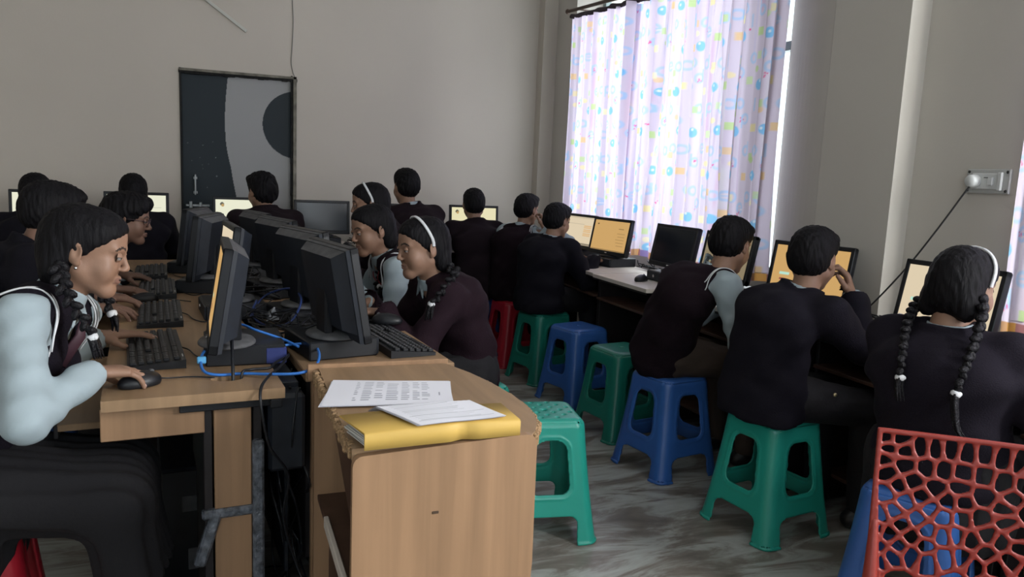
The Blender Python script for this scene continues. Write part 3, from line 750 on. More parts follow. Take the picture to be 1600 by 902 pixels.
def monitor(loc, heading, label, kind='wide', scr=None, style='list', tilt=4., zt=1.075, z0=.815, group='flat screens on the desks', emis=1.):
    """heading: compass direction the screen looks towards, 0 = far wall, 90 = window"""
    e = empty('computer_monitor', (loc[0], loc[1], z0), -rad(heading) + pi, label, 'monitor', group)
    # local: screen looks towards -Y
    Wm, Hm = (.415, .255) if kind == 'wide' else (.372, .292)
    zc = zt - z0 - Hm / 2; X = Matrix.Translation((0, 0, zc)) @ Matrix.Rotation(rad(-tilt), 4, 'X')
    bz = .020; low = .028
    b = MB()
    b.box((-Wm / 2 + bz / 2, 0, 0), (bz, .026, Hm), 0, .003, X); b.box((Wm / 2 - bz / 2, 0, 0), (bz, .026, Hm), 0, .003, X)
    b.box((0, 0, Hm / 2 - bz / 2), (Wm, .026, bz), 0, .003, X); b.box((0, 0, -Hm / 2 + low / 2), (Wm, .026, low), 0, .003, X)
    b.out('bezel', m_blackp, e)
    c = MB(); d1 = .042 if kind == 'wide' else .034
    # back housing: slab with a raised wedge
    def fr(x, z0_, z1_, y0, y1, ix, iz, m_=0):
        V = [(-x, y0, z0_), (x, y0, z0_), (x, y0, z1_), (-x, y0, z1_), (-x + ix, y1, z0_ + iz), (x - ix, y1, z0_ + iz), (x - ix, y1, z1_ - iz), (-x + ix, y1, z1_ - iz)]
        c.add(V, [(0, 1, 2, 3), (7, 6, 5, 4), (0, 4, 5, 1), (1, 5, 6, 2), (3, 7, 4, 0)], 0, X); c.add(V, [(2, 6, 7, 3)], 1, X)
    fr(Wm / 2 - .002, -Hm / 2 + .002, Hm / 2 - .002, .010, .024, .004, .003)
    fr(Wm / 2 - (.03 if kind == 'wide' else .012), -Hm / 2 + .03, Hm / 2 - (.03 if kind == 'wide' else .006), .022, .024 + d1, .035, .03 if kind == 'wide' else .018)
    c.out('back_housing', [m_blackp2, m_dust if kind != 'wide' else m_blackp2], e)
    sw_, sh_ = Wm - 2 * bz, Hm - bz - low
    if scr:
        cc = paint_screen(sw_, sh_, scr, style); n0, n1 = cc.shape[:2]
        u, v = np.meshgrid(np.linspace(-sw_ / 2, sw_ / 2, n1), np.linspace(-Hm / 2 + low, Hm / 2 - bz, n0))
        P = np.stack([u, np.full_like(u, -.0095), v], -1).reshape(-1, 3); A = np.array(X.to_3x3()); P = P @ A.T + np.array(X.to_translation())
        I = np.arange(n0 * n1).reshape(n0, n1); Fq = np.stack([I[:-1, :-1], I[:-1, 1:], I[1:, 1:], I[1:, :-1]], -1).reshape(-1, 4)
        mk('screen', P, Fq, attr_mat('lit screen', .3, emit=emis), None, e, False, cc.reshape(-1, 3))
    else:
        b = MB(); b.box((0, -.004, (low - bz) / 2), (sw_ + .004, .012, sh_ + .004), 0, 0, X); b.out('screen', m_off, e)
    b = MB(); b.box((0, .045, (zc) / 2 + .012), (.062 if kind == 'wide' else .085, .028, zc + .0), 0, .006); b.out('neck', m_blackp, e)
    b = MB(); rb = .095 if kind == 'wide' else .098; b.lathe([(rb, .002), (rb, .007), (rb * .93, .014), (.03, .018)], 28, sy=.82, X=Matrix.Translation((0, .02, 0))); b.out('base', m_dust if kind != 'wide' else m_blackp, e, True)
    b = MB(); b.tube([X @ Vector((-.012, -.0145, -Hm / 2 + low * .5)), X @ Vector((.012, -.0145, -Hm / 2 + low * .5))], .0045, 10, flat=.3); b.out('maker_badge', m_chrome, e)
    return e
def pc(loc, heading, label, dims=(.26, .22, .058)):
    e = empty('desktop_computer', (loc[0], loc[1], .751), -rad(heading) + pi, label, 'computer', 'slim desktop computers under the screens')
    Wd, D, Hh = dims
    b = MB(); b.box((0, .02, Hh / 2), (Wd, D, Hh), 0, .004); b.out('case', m_blackp, e)
    b = MB(); b.box((0, .02 - D / 2 - .002, Hh / 2), (Wd - .01, .006, Hh - .008), 0, .002); b.out('front_panel', m_blackp2, e)
    b = MB(); b.tube([(-.05, .02 - D / 2 - .008, Hh / 2), (-.05, .02 - D / 2 - .004, Hh / 2)], .009, 14); b.out('badge', m_chrome, e)
    return e
amber = (.60, .36, .13); pale = (.72, .60, .42); white = (.80, .80, .62)
def station(x, y, h, lab, where, kind='wide', scr=None, style='list', zt=1.075, tilt=None, pcs=True, pco=(0, 0), **k):
    if tilt is None: tilt = 11. if x > 2.3 else 4.
    monitor((x, y), h, lab, kind, scr, style, tilt, zt, .8095 if pcs else .752, **k)
    if pcs: pc((x + pco[0], y + pco[1]), h, 'slim black computer under the ' + where)
# window wall
station(2.50, 5.16, -98, 'lit screen with a pale page, leftmost of the screens in front of the curtains', 'leftmost curtain-side screen', scr=pale, style='table')
station(2.52, 4.69, -100, 'lit screen with an amber page, second in front of the curtains', 'amber screen before the curtains', scr=amber, style='list')
station(2.51, 3.88, -92, 'dark switched off screen in front of the wide curtain half', 'dark screen before the wide curtain', zt=1.085, style='list')
station(2.50, 3.36, -90, 'screen partly hidden behind the leaning boy in the vest', 'screen of the leaning boy in the vest', scr=(.25, .2, .12), style='page', zt=1.085)
station(2.53, 2.78, -104, 'lit screen behind the boy with his chin on his hand', 'screen of the boy with his chin on his hand', scr=amber, style='page', zt=1.085)
station(2.56, 2.08, -92, 'lit screen with a cream page, in front of the girl with two long braids', 'screen of the girl with two long braids', scr=pale, style='page', zt=1.075)
# far wall
station(-1.10, 6.02, 180, 'leftmost lit screen by the far wall, almost hidden by two dark heads', 'leftmost far screen', scr=white, style='grid', zt=1.10)
station(-.535, 6.02, 180, 'lit screen with a white grid page, left of the door', 'far screen left of the door', scr=white, style='grid', zt=1.105)
station(.17, 6.02, 180, 'lit screen with a white page, in front of the door', 'far screen in front of the door', scr=white, style='photo', zt=1.09)
station(.74, 6.00, 178, 'dark switched off wide screen by the far wall, right of the door', 'dark far screen right of the door', zt=1.085)
station(1.40, 6.02, 180, 'lit screen by the far wall mostly hidden behind a tall boy', 'far screen behind the tall boy', scr=white, style='grid', zt=1.075)
station(1.96, 6.02, 182, 'rightmost lit screen by the far wall, pale yellow', 'rightmost far screen', scr=(.78, .72, .45), style='photo', zt=1.08)
# island: left row looks left, right row looks right
GI = 'old thick screens standing back to back on the middle island'
station(.0, 2.35, -91, 'thick old screen at the near end of the left row, seen edge on', 'near screen of the left row', 'old', amber, 'page', 1.108, 9, pco=(.05, .085), group=GI)
station(.03, 3.13, -96, 'thick old screen second in the left row, its pale page showing', 'second screen of the left row', 'old', pale, 'page', 1.105, 7, group=GI)
station(-.06, 3.78, -75, 'thick old screen third in the left row, grey dusty top', 'third screen of the left row', 'old', None, 'page', 1.10, 7, group=GI)
station(-.13, 4.45, -75, 'thick old screen farthest in the left row', 'farthest screen of the left row', 'old', None, 'page', 1.09, 7, group=GI)
station(.352, 2.42, 78, 'thick old screen at the near end of the right row, back to the camera', 'near screen of the right row', 'old', None, 'page', 1.105, 10, pco=(.0, .05), group=GI)
station(.318, 2.97, 72, 'thick old screen second in the right row, back to the camera', 'second screen of the right row', 'old', None, 'page', 1.105, 8, group=GI)
station(.27, 3.62, 72, 'thick old screen third in the right row, back to the camera', 'third screen of the right row', 'old', None, 'page', 1.10, 8, group=GI)
station(.21, 4.25, 75, 'thick old screen farthest in the right row', 'farthest screen of the right row', 'old', None, 'page', 1.09, 8, group=GI)

# ---- keyboards and mice
m_key = mat('black keycaps', (.017, .018, .021), .5)
m_keyl = mat('worn key legends', (.16, .16, .17), .6)
KB = None
def keyboard(x, y, rz, label, group='black keyboards on the tables'):
    global KB
    if KB is None:
        e = empty('keyboard', (x, y, .751), rz, label, 'keyboard', group)
        b = MB(); b.add([(-.222, -.072, 0), (.222, -.072, 0), (.222, .078, 0), (-.222, .078, 0), (-.222, -.072, .010), (.222, -.072, .010), (.222, .078, .024), (-.222, .078, .024)],
                        [(3, 2, 1, 0), (4, 5, 6, 7), (0, 1, 5, 4), (1, 2, 6, 5), (2, 3, 7, 6), (3, 0, 4, 7)]); b.out('case', m_blackp, e)
        b = MB(); rk = random.Random(2)
        for row in range(6):
            yy = -.058 + row * .0215 + (.006 if row == 5 else 0); zz = .010 + (yy + .072) * .0935
            for col in range(21):
                xx = -.209 + col * .0196 + (.006 if col > 13 else 0) + (.006 if col > 16 else 0)
                if row == 0 and 4 <= col <= 8:
                    if col == 6: b.box((xx, yy, zz + .004), (.092, .016, .009), 0, .002)
                    continue
                if 14 <= col <= 16 and row in (2,): continue
                b.box((xx, yy, zz + .004), (.0165, .0165, .009), 0, .002)
                b.box((xx - .002, yy + .002, zz + .0088), (.004, .004, .0006), 1, 0)
        b.out('keys', [m_key, m_keyl], e)
        b = MB()
        for i in range(3): b.box((.15 + i * .012, .072, .0245), (.004, .003, .002), 0, 0)
        b.out('indicator_lights', mat('pale indicator', (.5, .5, .5), .5), e)
        b = MB(); b.tube(spline([(.0, .078, .012), (.02, .10, .006), (.10, .115, .004), (.16, .15, .004), (.12, .20, .006)], 6), .0022, 6); b.out('lead', m_blackp, e, True)
        KB = e; return e
    e = copy_tree(KB); e.location = (x, y, .751); e.rotation_euler = (0, 0, rz); e['label'] = label; return e
kl = lambda a, b: math.atan2(b[1] - a[1], b[0] - a[0])
keyboard(-.190, 2.52, rad(-84), 'black keyboard under the near hands of the girl with light blue sleeves')
keyboard(-.212, 3.12, rad(-86), 'black keyboard with a red light, second on the left row')
keyboard(-.262, 3.74, rad(-86), 'black keyboard third on the left row, under the hand of the student in glasses')
keyboard(-.33, 4.32, rad(-86), 'black keyboard farthest on the left row')
keyboard(.545, 2.54, rad(98), 'black keyboard on the near end of the right row with a mouse lying on it')
keyboard(.50, 3.03, rad(96), 'black keyboard in front of the girl in the white headband nearest the wooden table')
keyboard(.43, 3.63, rad(96), 'black keyboard in front of the girl with white sleeves')
MS = None
def mouse(x, y, rz, label, z=.751):
    global MS
    if MS is None:
        e = empty('computer_mouse', (x, y, z), rz, label, 'mouse', 'black computer mice')
        f = field([('u', ell((0, 0, .010), (.031, .056, .027)), 0), ('u', ell((0, .012, .012), (.028, .04, .024)), .01), ('s', half((0, 0, 0), (0, 0, 1)), 0)])
        V, Fq = nets(f, (-.04, -.07, -.005), (.04, .07, .045), .0035); mk('shell', V, Fq, m_blackp, None, e)
        b = MB(); b.tube([(-.004, .032, .034), (.004, .032, .034)], .006, 12); b.out('scroll_wheel', m_dust, e)
        b = MB(); b.tube(spline([(0, .05, .012), (0, .08, .006), (.02, .13, .004), (.07, .17, .004)], 6), .002, 6); b.out('lead', m_blackp, e, True)
        MS = e; return e
    e = copy_tree(MS); e.location = (x, y, z); e.rotation_euler = (0, 0, rz); e['label'] = label; return e
mouse(-.195, 2.140, rad(-58), 'black mouse under the near hand of the girl with light blue sleeves')
mouse(.575, 2.745, rad(70), 'black mouse lying on the near end keyboard of the right row', .776)
mouse(2.325, 3.92, rad(-60), 'black mouse alone on the short cream desk by the curtain')
mouse(2.44, 4.71, rad(-80), 'black mouse under the hand of the boy in the dark blazer')
mouse(.90, 5.78, rad(10), 'black mouse on the far desk, right of the dark screen')
mouse(-.29, 3.46, rad(-80), 'black mouse under the hand of the student in glasses')
# ---- cables on the tables
def cable(name, pts, r, m_, label, cat='cable', n=7, group=None):
    b = MB(); b.tube(spline(pts, n), r, 6); return props(b.out(name, m_, smooth=True), label, cat, group)
m_net = mat('blue network cable', (.035, .17, .55), .45)
cable('network_cable', [(.224, 2.354, .79), (.178, 2.407, .805), (.104, 2.428, .83), (.054, 2.475, .84), (.003, 2.387, .83), (-.032, 2.329, .805), (-.050, 2.28, .785), (-.042, 2.209, .765), (-.006, 2.186, .758), (.06, 2.187, .758),
       (.141, 2.137, .765), (.207, 2.119, .77), (.252, 2.169, .775), (.273, 2.257, .785), (.273, 2.363, .79), (.244, 2.395, .79), (.176, 2.376, .79), (.13, 2.33, .79)],
      .0042, m_net, 'bright blue network cable looped over the near table and the gap')
cable('network_cable', [(.10, 2.95, .76), (.16, 3.06, .83), (.25, 3.0, .87), (.28, 2.86, .85), (.23, 2.74, .79), (.15, 2.75, .78), (.11, 2.86, .80), (.13, 2.98, .83)],
      .0042, mat('dark blue network cable', (.02, .04, .14), .5), 'dark blue network cable coiled upright between the island screens')
b = MB(); b.box((0, 0, 0), (.024, .014, .020), 0, .003); o = b.out('cable_tag', mat('pale blue tag', (.12, .42, .75), .5)); o.location = (-.048, 2.262, .783); props(o, 'pale blue tag clipped on the looped blue network cable', 'tag')
b = MB(); b.box((0, 0, .0), (.06, .03, .05), 0, .004); o = b.out('network_adapter', mat('navy plastic', (.02, .03, .13), .5)); o.location = (.155, 2.32, .777); props(o, 'small navy blue adapter beside the near screen of the left row', 'adapter')
cable('power_cable', [(.035, 2.40, .90), (.032, 2.26, .84), (.033, 2.175, .765), (.033, 2.165, .70), (.04, 2.17, .55)], .005, m_blackp, 'black power lead running down through the round table hole')
cable('power_cable', [(.06, 2.18, .66), (.055, 2.175, .757), (.08, 2.20, .765), (.13, 2.21, .765), (.15, 2.25, .77), (.19, 2.30, .775)], .004, m_blackp, 'black lead curling out of the round table hole towards the gap')
cable('power_cable', [(.19, 2.30, .78), (.16, 2.22, .765), (.12, 2.11, .765), (.098, 2.035, .752), (.10, 2.01, .70), (.12, 2.02, .60), (.17, 2.06, .50), (.16, 2.10, .36), (.20, 2.12, .2), (.26, 2.06, .06)], .004, m_blackp, 'black lead drooping over the near edge of the left table')
rc = random.Random(11)
k = 0
spots = [((.175, 2.75), 'beside the near screens'), ((.14, 3.35), 'behind the second screens'), ((.10, 3.95), 'behind the third screens'), ((.30, 2.66), 'at the foot of the near screen of the right row')]
for (sx, sy), wh in spots:
    b = MB()
    for i in range(7):
        p = [(sx + rc.uniform(-.1, .1), sy + rc.uniform(-.18, .18), .765 + rc.uniform(0, .07)) for _ in range(5)]
        b.tube(spline(p, 7), rc.choice((.0025, .0035, .004)), 5)
    props(b.out('cable_tangle', m_blackp, smooth=True), 'tangle of black leads lying ' + wh, 'cables', None, 'stuff')
for (sx, sy), wh in [((2.68, 4.42), 'behind the amber screen'), ((2.66, 3.12), 'between the screens of the two leaning boys'), ((2.66, 2.52), 'at the foot of the pillar'), ((.99, 5.98), 'right of the dark far screen')]:
    b = MB()
    for i in range(5):
        p = [(sx + rc.uniform(-.05, .05), sy + rc.uniform(-.12, .12), .757 + rc.uniform(0, .05)) for _ in range(5)]
        b.tube(spline(p, 7), .0035, 5)
    props(b.out('cable_tangle', m_blackp, smooth=True), 'coiled black leads ' + wh, 'cables', None, 'stuff')
b = MB()
for i in range(9):
    x0 = .20 + rc.uniform(-.04, .03); p = [(x0, 2.12 + rc.uniform(0, .25), .72)]
    for z in (.58, .44, .30, .15, .02): p.append((x0 + rc.uniform(-.05, .05), 2.12 + rc.uniform(0, .35), z + rc.uniform(-.03, .03)))
    b.tube(spline(p, 6), rc.choice((.003, .004)), 5)
props(b.out('hanging_cables', m_blackp, smooth=True), 'bunch of dark leads hanging in the gap between the two table rows', 'cables', None, 'stuff')
# tower computers under the island
def tower(x, y, rz, label):
    e = empty('tower_computer', (x, y, 0), rz, label, 'computer', 'dark tower computers under the island')
    b = MB(); b.box((0, 0, .21), (.18, .40, .40), 0, .005); b.out('case', m_blackp2, e)
    b = MB(); b.box((0, -.203, .21), (.17, .008, .39), 0, .003); b.out('front_panel', m_blackp, e)
    b = MB(); b.box((.02, -.209, .30), (.10, .005, .05), 0, .002); b.out('drive_bay', m_dust, e)
    b = MB(); b.box((.03, -.209, .12), (.09, .005, .07), 0, .002); b.out('vent_panel', m_dust, e)
tower(.36, 2.50, rad(4.8), 'dark tower computer standing under the right row'); tower(-.10, 2.62, rad(4.8), 'dark tower computer standing under the left row')
b = MB(); b.box((0, 0, 0), (.10, .16, .22), 0, .01); o = b.out('power_supply_box', m_blackp2); o.location = (.165, 2.20, .60); o.rotation_euler = (0, 0, ISL); props(o, 'dark power box hung in the gap beside the near left table', 'power box')

# ---- papers and the yellow book
def sheet(name, corners, z, label, rows, seed, lift=.004, z_fn=None, n=3):
    """stack of printed sheets; corners: near-left, near-right, far-right, far-left"""
    e = None; c0 = np.array(corners, float); ctr = c0.mean(0)
    rs = np.random.RandomState(seed); e = empty(name, (ctr[0], ctr[1], z), 0, label, 'papers')
    for q in range(n):
        nx, ny = 110, 84; u, v = np.meshgrid(np.linspace(0, 1, nx), np.linspace(0, 1, ny))
        cc = c0 + rs.uniform(-.006, .006, (4, 2)) * (q < n - 1)
        P = ((1 - u) * (1 - v))[..., None] * cc[0] + (u * (1 - v))[..., None] * cc[1] + (u * v)[..., None] * cc[2] + ((1 - u) * v)[..., None] * cc[3] - ctr
        zz = q * .0012 + lift * np.sin(u * 5 + seed) * np.sin(v * 3.5 + seed) * .5 + lift * .5
        if z_fn is not None: zz = zz + z_fn(P[..., 0] + ctr[0], P[..., 1] + ctr[1])
        c = np.full((ny, nx, 3), .74); c[..., 2] = .80
        if q == n - 1: rows(c, u, v, rs)
        V = np.concatenate([np.stack([P[..., 0], P[..., 1], zz], -1).reshape(-1, 3), np.stack([P[..., 0], P[..., 1], zz - .0005], -1).reshape(-1, 3)])
        I = np.arange(nx * ny).reshape(ny, nx); Fq = np.stack([I[:-1, :-1], I[:-1, 1:], I[1:, 1:], I[1:, :-1]], -1).reshape(-1, 4)
        Fq = np.concatenate([Fq, Fq[:, ::-1] + nx * ny]); mk('sheet', V, Fq, attr_mat('printed paper', .8), None, e, True, np.concatenate([c.reshape(-1, 3)] * 2))
    return e
def rows_list(c, u, v, rs):
    for i in range(11):
        y = .90 - i * .072
        for (x0, x1) in ((.22, .25), (.28, .36), (.38, .45), (.47, .57), (.59, .66), (.68, .74), (.76, .82)):
            if rs.rand() < .92: m_ = (u > x0) & (u < x1 - rs.uniform(0, .02)) & (np.abs(v - y) < .014); c[m_] = (.36, .37, .42)
    c[(np.abs(u - .90) < .006) & (v > .35) & (v < .5)] = (.25, .25, .3)
def rows_form(c, u, v, rs):
    for i in range(16):
        y = .93 - i * .052; m_ = (u > .10) & (u < .9 - rs.uniform(0, .35)) & (np.abs(v - y) < .008); c[m_] = (.55, .56, .60)
    for y in (.95, .30, .12): c[(np.abs(v - y) < .005) & (u > .06) & (u < .94)] = (.45, .46, .5)
sheet('paper_stack', [(.213, 1.735), (.520, 1.700), (.562, 1.885), (.272, 1.955)], .786, 'printed list of many rows lying on the wooden table behind the yellow book', rows_list, 3)
bk = empty('yellow_book', (.42, 1.475, .790), 0, 'thick yellow paper covered book lying on the wooden table under a sheet', 'book')
m_yel = mat('yellow paper cover', (.54, .35, .085), .6, var=.05, vscale=8)
b = MB(); n = 26
def zt_(t): return .034 + .004 * sin(t * 3.2)
def book_curve(z0, dy, y1):
    top = []; 
    for i in range(n + 1):
        t = i / n; x = -.160 + .330 * t; yy = -.045 + .014 * t + (.010 * math.exp(-((t - .62) / .06) ** 2)); top.append((x, yy))
    return top
fr_ = book_curve(0, 0, 0)
V = []; Fc = []
for i, (x, y) in enumerate(fr_):
    t = i / n; bx = x + .010 * (1 - t); ybk = .082 - .0 * t; V += [(x, y, .0), (x, y - .001, zt_(t) - .004), (x, y + .004, zt_(t)), (x - .030 * (1 - t), ybk + .01 * t, zt_(t) - .010 * 0), (x - .030 * (1 - t), ybk + .01 * t, zt_(t) - .003), (x, y + .006, zt_(t) - .004), (x, y + .003, 0.0)]
k7 = 7
for i in range(n):
    for j in range(k7): a = i * k7 + j; a2 = i * k7 + (j + 1) % k7; Fc.append((a, a2, a2 + k7, a + k7))
b.add(V, [f[::-1] for f in Fc]); b.out('cover', m_yel, bk, True)
b = MB(); V = []
for i in range(20):
    t = i / 19; z = .001 + t * (.028); V.append((z,))
for i in range(13):
    z = .0005 + i * .0024; s_ = .006 * sin(i); b.add([(-.152 + s_ * .3, -.034, z), (.160, -.022, z), (.156, .078 - s_, z), (-.176 + s_, .070, z), (-.152 + s_ * .3, -.034, z + .0018), (.160, -.022, z + .0018), (.156, .078 - s_, z + .0018), (-.176 + s_, .070, z + .0018)],
          [(3, 2, 1, 0), (4, 5, 6, 7), (0, 1, 5, 4), (1, 2, 6, 5), (2, 3, 7, 6), (3, 0, 4, 7)])
b.out('pages', mat('book pages', (.55, .54, .52), .8), bk)
b = MB()
for i in range(9): b.box((-.128 + .0018 * i, -.012 - .0075 * i + .035, .0345), (.0016, .006, .0006), 0, 0)
for (x, y) in ((-.10, .055), (-.06, .06), (-.03, .045), (.0, .01), (-.10, .03)): b.box((x, y, .0352), (.008, .002, .0006), 0, 0)
b.out('pencil_marks', mat('pencil', (.12, .09, .04), .7), bk)
def zf(x, y): return np.where(y > 1.575, -np.clip((y - 1.575) / .05, 0, 1) * .030, 0)
sheet('paper_stack', [(.370, 1.428), (.560, 1.452), (.494, 1.645), (.300, 1.598)], .829, 'printed form sheets lying askew over the yellow book', rows_form, 7, z_fn=zf)
# scrap of white paper and small things among the cables
b = MB(); b.add([(-.04, -.02, 0), (.04, -.03, .01), (.05, .05, .03), (-.03, .06, .02), (-.01, .02, .045)], [(0, 1, 4), (1, 2, 4), (2, 3, 4), (3, 0, 4)])
o = b.out('crumpled_paper', mat('grey-white paper', (.30, .32, .36), .8)); o.location = (.20, 2.92, .765); props(o, 'crumpled scrap of pale paper between the island screens', 'paper')
b = MB(); b.box((0, 0, .0008), (.15, .20, .0016), 0, 0); o = b.out('notebook_page', mat('notebook page', (.62, .56, .55), .8)); o.location = (2.42, 4.92, .752); o.rotation_euler = (0, 0, .3); props(o, 'open page on the window desk by the hand of the boy in the dark blazer', 'paper')

# ---- red chair with a cut-out pattern in its back
CHX = Matrix.Translation((1.345, 1.212, 0)) @ Matrix.Rotation(rad(-39.5), 4, 'Z')   # local x runs along the back, the back faces -y
m_redc = mat('red plastic chair', (.23, .024, .016), .42, spec=.45)
ch = empty('plastic_chair', (0, 0, 0), 0, 'red plastic chair with a web of cut-out holes in its back, bottom right', 'chair'); ch.matrix_world = CHX
seeds = [(342, 145), (430, 152), (360, 215), (458, 222), (345, 272), (535, 205), (612, 212), (690, 212), (775, 232), (865, 235), (950, 255), (1042, 275), (1100, 310),
         (300, 345), (375, 365), (462, 312), (575, 325), (660, 335), (762, 350), (868, 362), (965, 395), (1072, 410), (430, 435), (510, 405), (630, 445), (755, 440), (870, 480), (1020, 490),
         (295, 495), (375, 480), (480, 535), (560, 500), (610, 570), (700, 520), (775, 520), (425, 595), (675, 615), (780, 620), (865, 615), (985, 555), (1000, 620), (1095, 560), (280, 620), (355, 620),
         (470, 670), (550, 635), (605, 700), (335, 705), (410, 735), (525, 745), (275, 735), (690, 730), (755, 720), (835, 745), (905, 705), (985, 745), (1050, 690), (1060, 770), (355, 815), (465, 800), (600, 800), (285, 840),
         (430, 870), (540, 850), (705, 860), (800, 850), (910, 820), (1030, 840), (370, 895), (620, 880), (860, 890), (960, 890)]
rs = np.random.RandomState(9)
# continue the pattern in local chair coordinates: pixel crop -> metres on the back
pts = [((x - 300) / 2600., .80 - (y - 100 - (x - 300) * .112) / 2750.) for x, y in seeds]
while len(pts) < 175:
    q = (rs.uniform(0, .47), rs.uniform(.42, .80))
    if min(math.hypot(q[0] - p[0], q[1] - p[1]) for p in pts) > .035: pts.append(q)
    elif rs.rand() < .002: break
pts = np.array([p for p in pts if 0.004 < p[0] < .466])
BW = .47; X0 = .0
def chair_back(P):
    x, y, z = P[:, 0], P[:, 1], P[:, 2]
    yc = .10 * (x / BW) * (1 - x / BW) * .35 + (z - .42) * .16
    d1 = np.full(len(x), 9., F32); d2 = d1.copy()
    for px, pz in pts:
        d = np.hypot(x - px, z - pz); m_ = d < d1; d2 = np.where(m_, d1, np.minimum(d2, d)); d1 = np.minimum(d1, d)
    web = (d2 - d1) * .5 - .0046
    # cells are rounded off
    web = -smin(-web, -(.0165 - d1) * .0 - .02, .004) if False else web
    half_w = BW / 2 + (z - .80) * .0; ed = np.maximum(np.abs(x - BW / 2) - half_w, np.maximum(z - (.806 - 0 * x), .40 - z))
    frame = -ed - .011 - .030 * np.clip((.70 - z) / .3, 0, 1) ** 1.3
    sheet_ = np.minimum(web, frame)
    rim = np.minimum(frame, 0) * 0
    thick = .0045 + .002 * (frame < .0)
    return np.maximum(np.maximum(sheet_, ed), np.abs(y - yc) - thick).astype(F32)
V, Fq = nets(chair_back, (-.005, -.03, .40), (BW + .005, .10, .81), .0034)
mk('backrest', V, Fq, m_redc, None, ch)
f = field([('u', ell((.235, .20, .435), (.25, .245, .020)), 0), ('u', ell((.235, .20, .425), (.24, .235, .025)), .01), ('s', lambda P: -(ell((.235, .20, .465), (.20, .20, .025))(P)), .01)]) if False else field([('u', lambda P: np.maximum(np.maximum(np.abs(P[:, 0] - .235) - .225, np.abs(P[:, 1] + .20) - .21), np.abs(P[:, 2] - .425 - .02 * np.cos((P[:, 0] - .235) * 10)) - .012), 0)])
V, Fq = nets(f, (0, -.43, .39), (.47, .02, .47), .007); mk('seat', V, Fq, m_redc, None, ch)
for sx in (0, 1):
    for sy in (0, 1):
        x = .03 + sx * .41; y = .0 - sy * .39; dx = -.03 if sx == 0 else .03; dy = .05 if sy == 0 else -.03
        f = field([('u', cone((x, y, .42), (x + dx, y + dy, .012), .026, .018), 0), ('s', half((0, 0, 0), (0, 0, 1)), 0)])
        V, Fq = nets(f, (x - .08, y - .1, 0), (x + .08, y + .1, .45), .008); mk('leg', V, Fq, m_redc, None, ch)
    # side rails that carry the back above the seat
    x = .010 + sx * .45; f = field([('u', cone((x, -.01, .43), (x, .030, .60), .018, .009), 0)]); V, Fq = nets(f, (x - .03, -.05, .40), (x + .03, .08, .73), .005); mk('back_post', V, Fq, m_redc, None, ch)
# ================================================================== PEOPLE
SK = mat('brown skin', (.27, .155, .105), .5, bump=.04, bscale=200, var=.06, vscale=30, spec=.35)
SKD = mat('deep brown skin', (.20, .11, .078), .52, bump=.04, bscale=200, var=.06, vscale=30, spec=.35)
LIP = mat('lips', (.20, .105, .080), .6)
EYW = mat('eye white', (.26, .24, .23), .3); EYB = mat('dark iris', (.012, .009, .008), .15)
BROW = mat('dark eyebrow', (.03, .02, .016), .8); NAIL = mat('fingernail', (.48, .33, .29), .3)
HAIR = mat('black hair', (.006, .0055, .0068), .6, bump=.7, bscale=70, spec=.12, stretch=(1, 1, .12))
HAIR2 = mat('black braided hair', (.0065, .006, .008), .5, bump=.6, bscale=140, spec=.22)
BLAZ = mat('dark maroon wool blazer', (.011, .006, .009), .85, bump=.25, bscale=240, spec=.15)
BLAZN = mat('dark navy blazer', (.006, .0055, .0095), .85, bump=.25, bscale=240, spec=.15)
VEST = mat('dark maroon knit vest', (.012, .0065, .010), .9, bump=.5, bscale=300, spec=.12)
SHIRT = mat('pale blue-white shirt', (.31, .375, .41), .7, bump=.15, bscale=30)
WHITE = mat('white cloth', (.62, .63, .65), .6)
TROU = mat('brown trousers', (.045, .030, .022), .8, bump=.2, bscale=60)
DARKT = mat('black trousers', (.0055, .005, .007), .85, bump=.2, bscale=60)
SHOE = mat('black shoe', (.008, .008, .009), .4)
TIE = mat('dark maroon tie', (.05, .02, .03), .6)

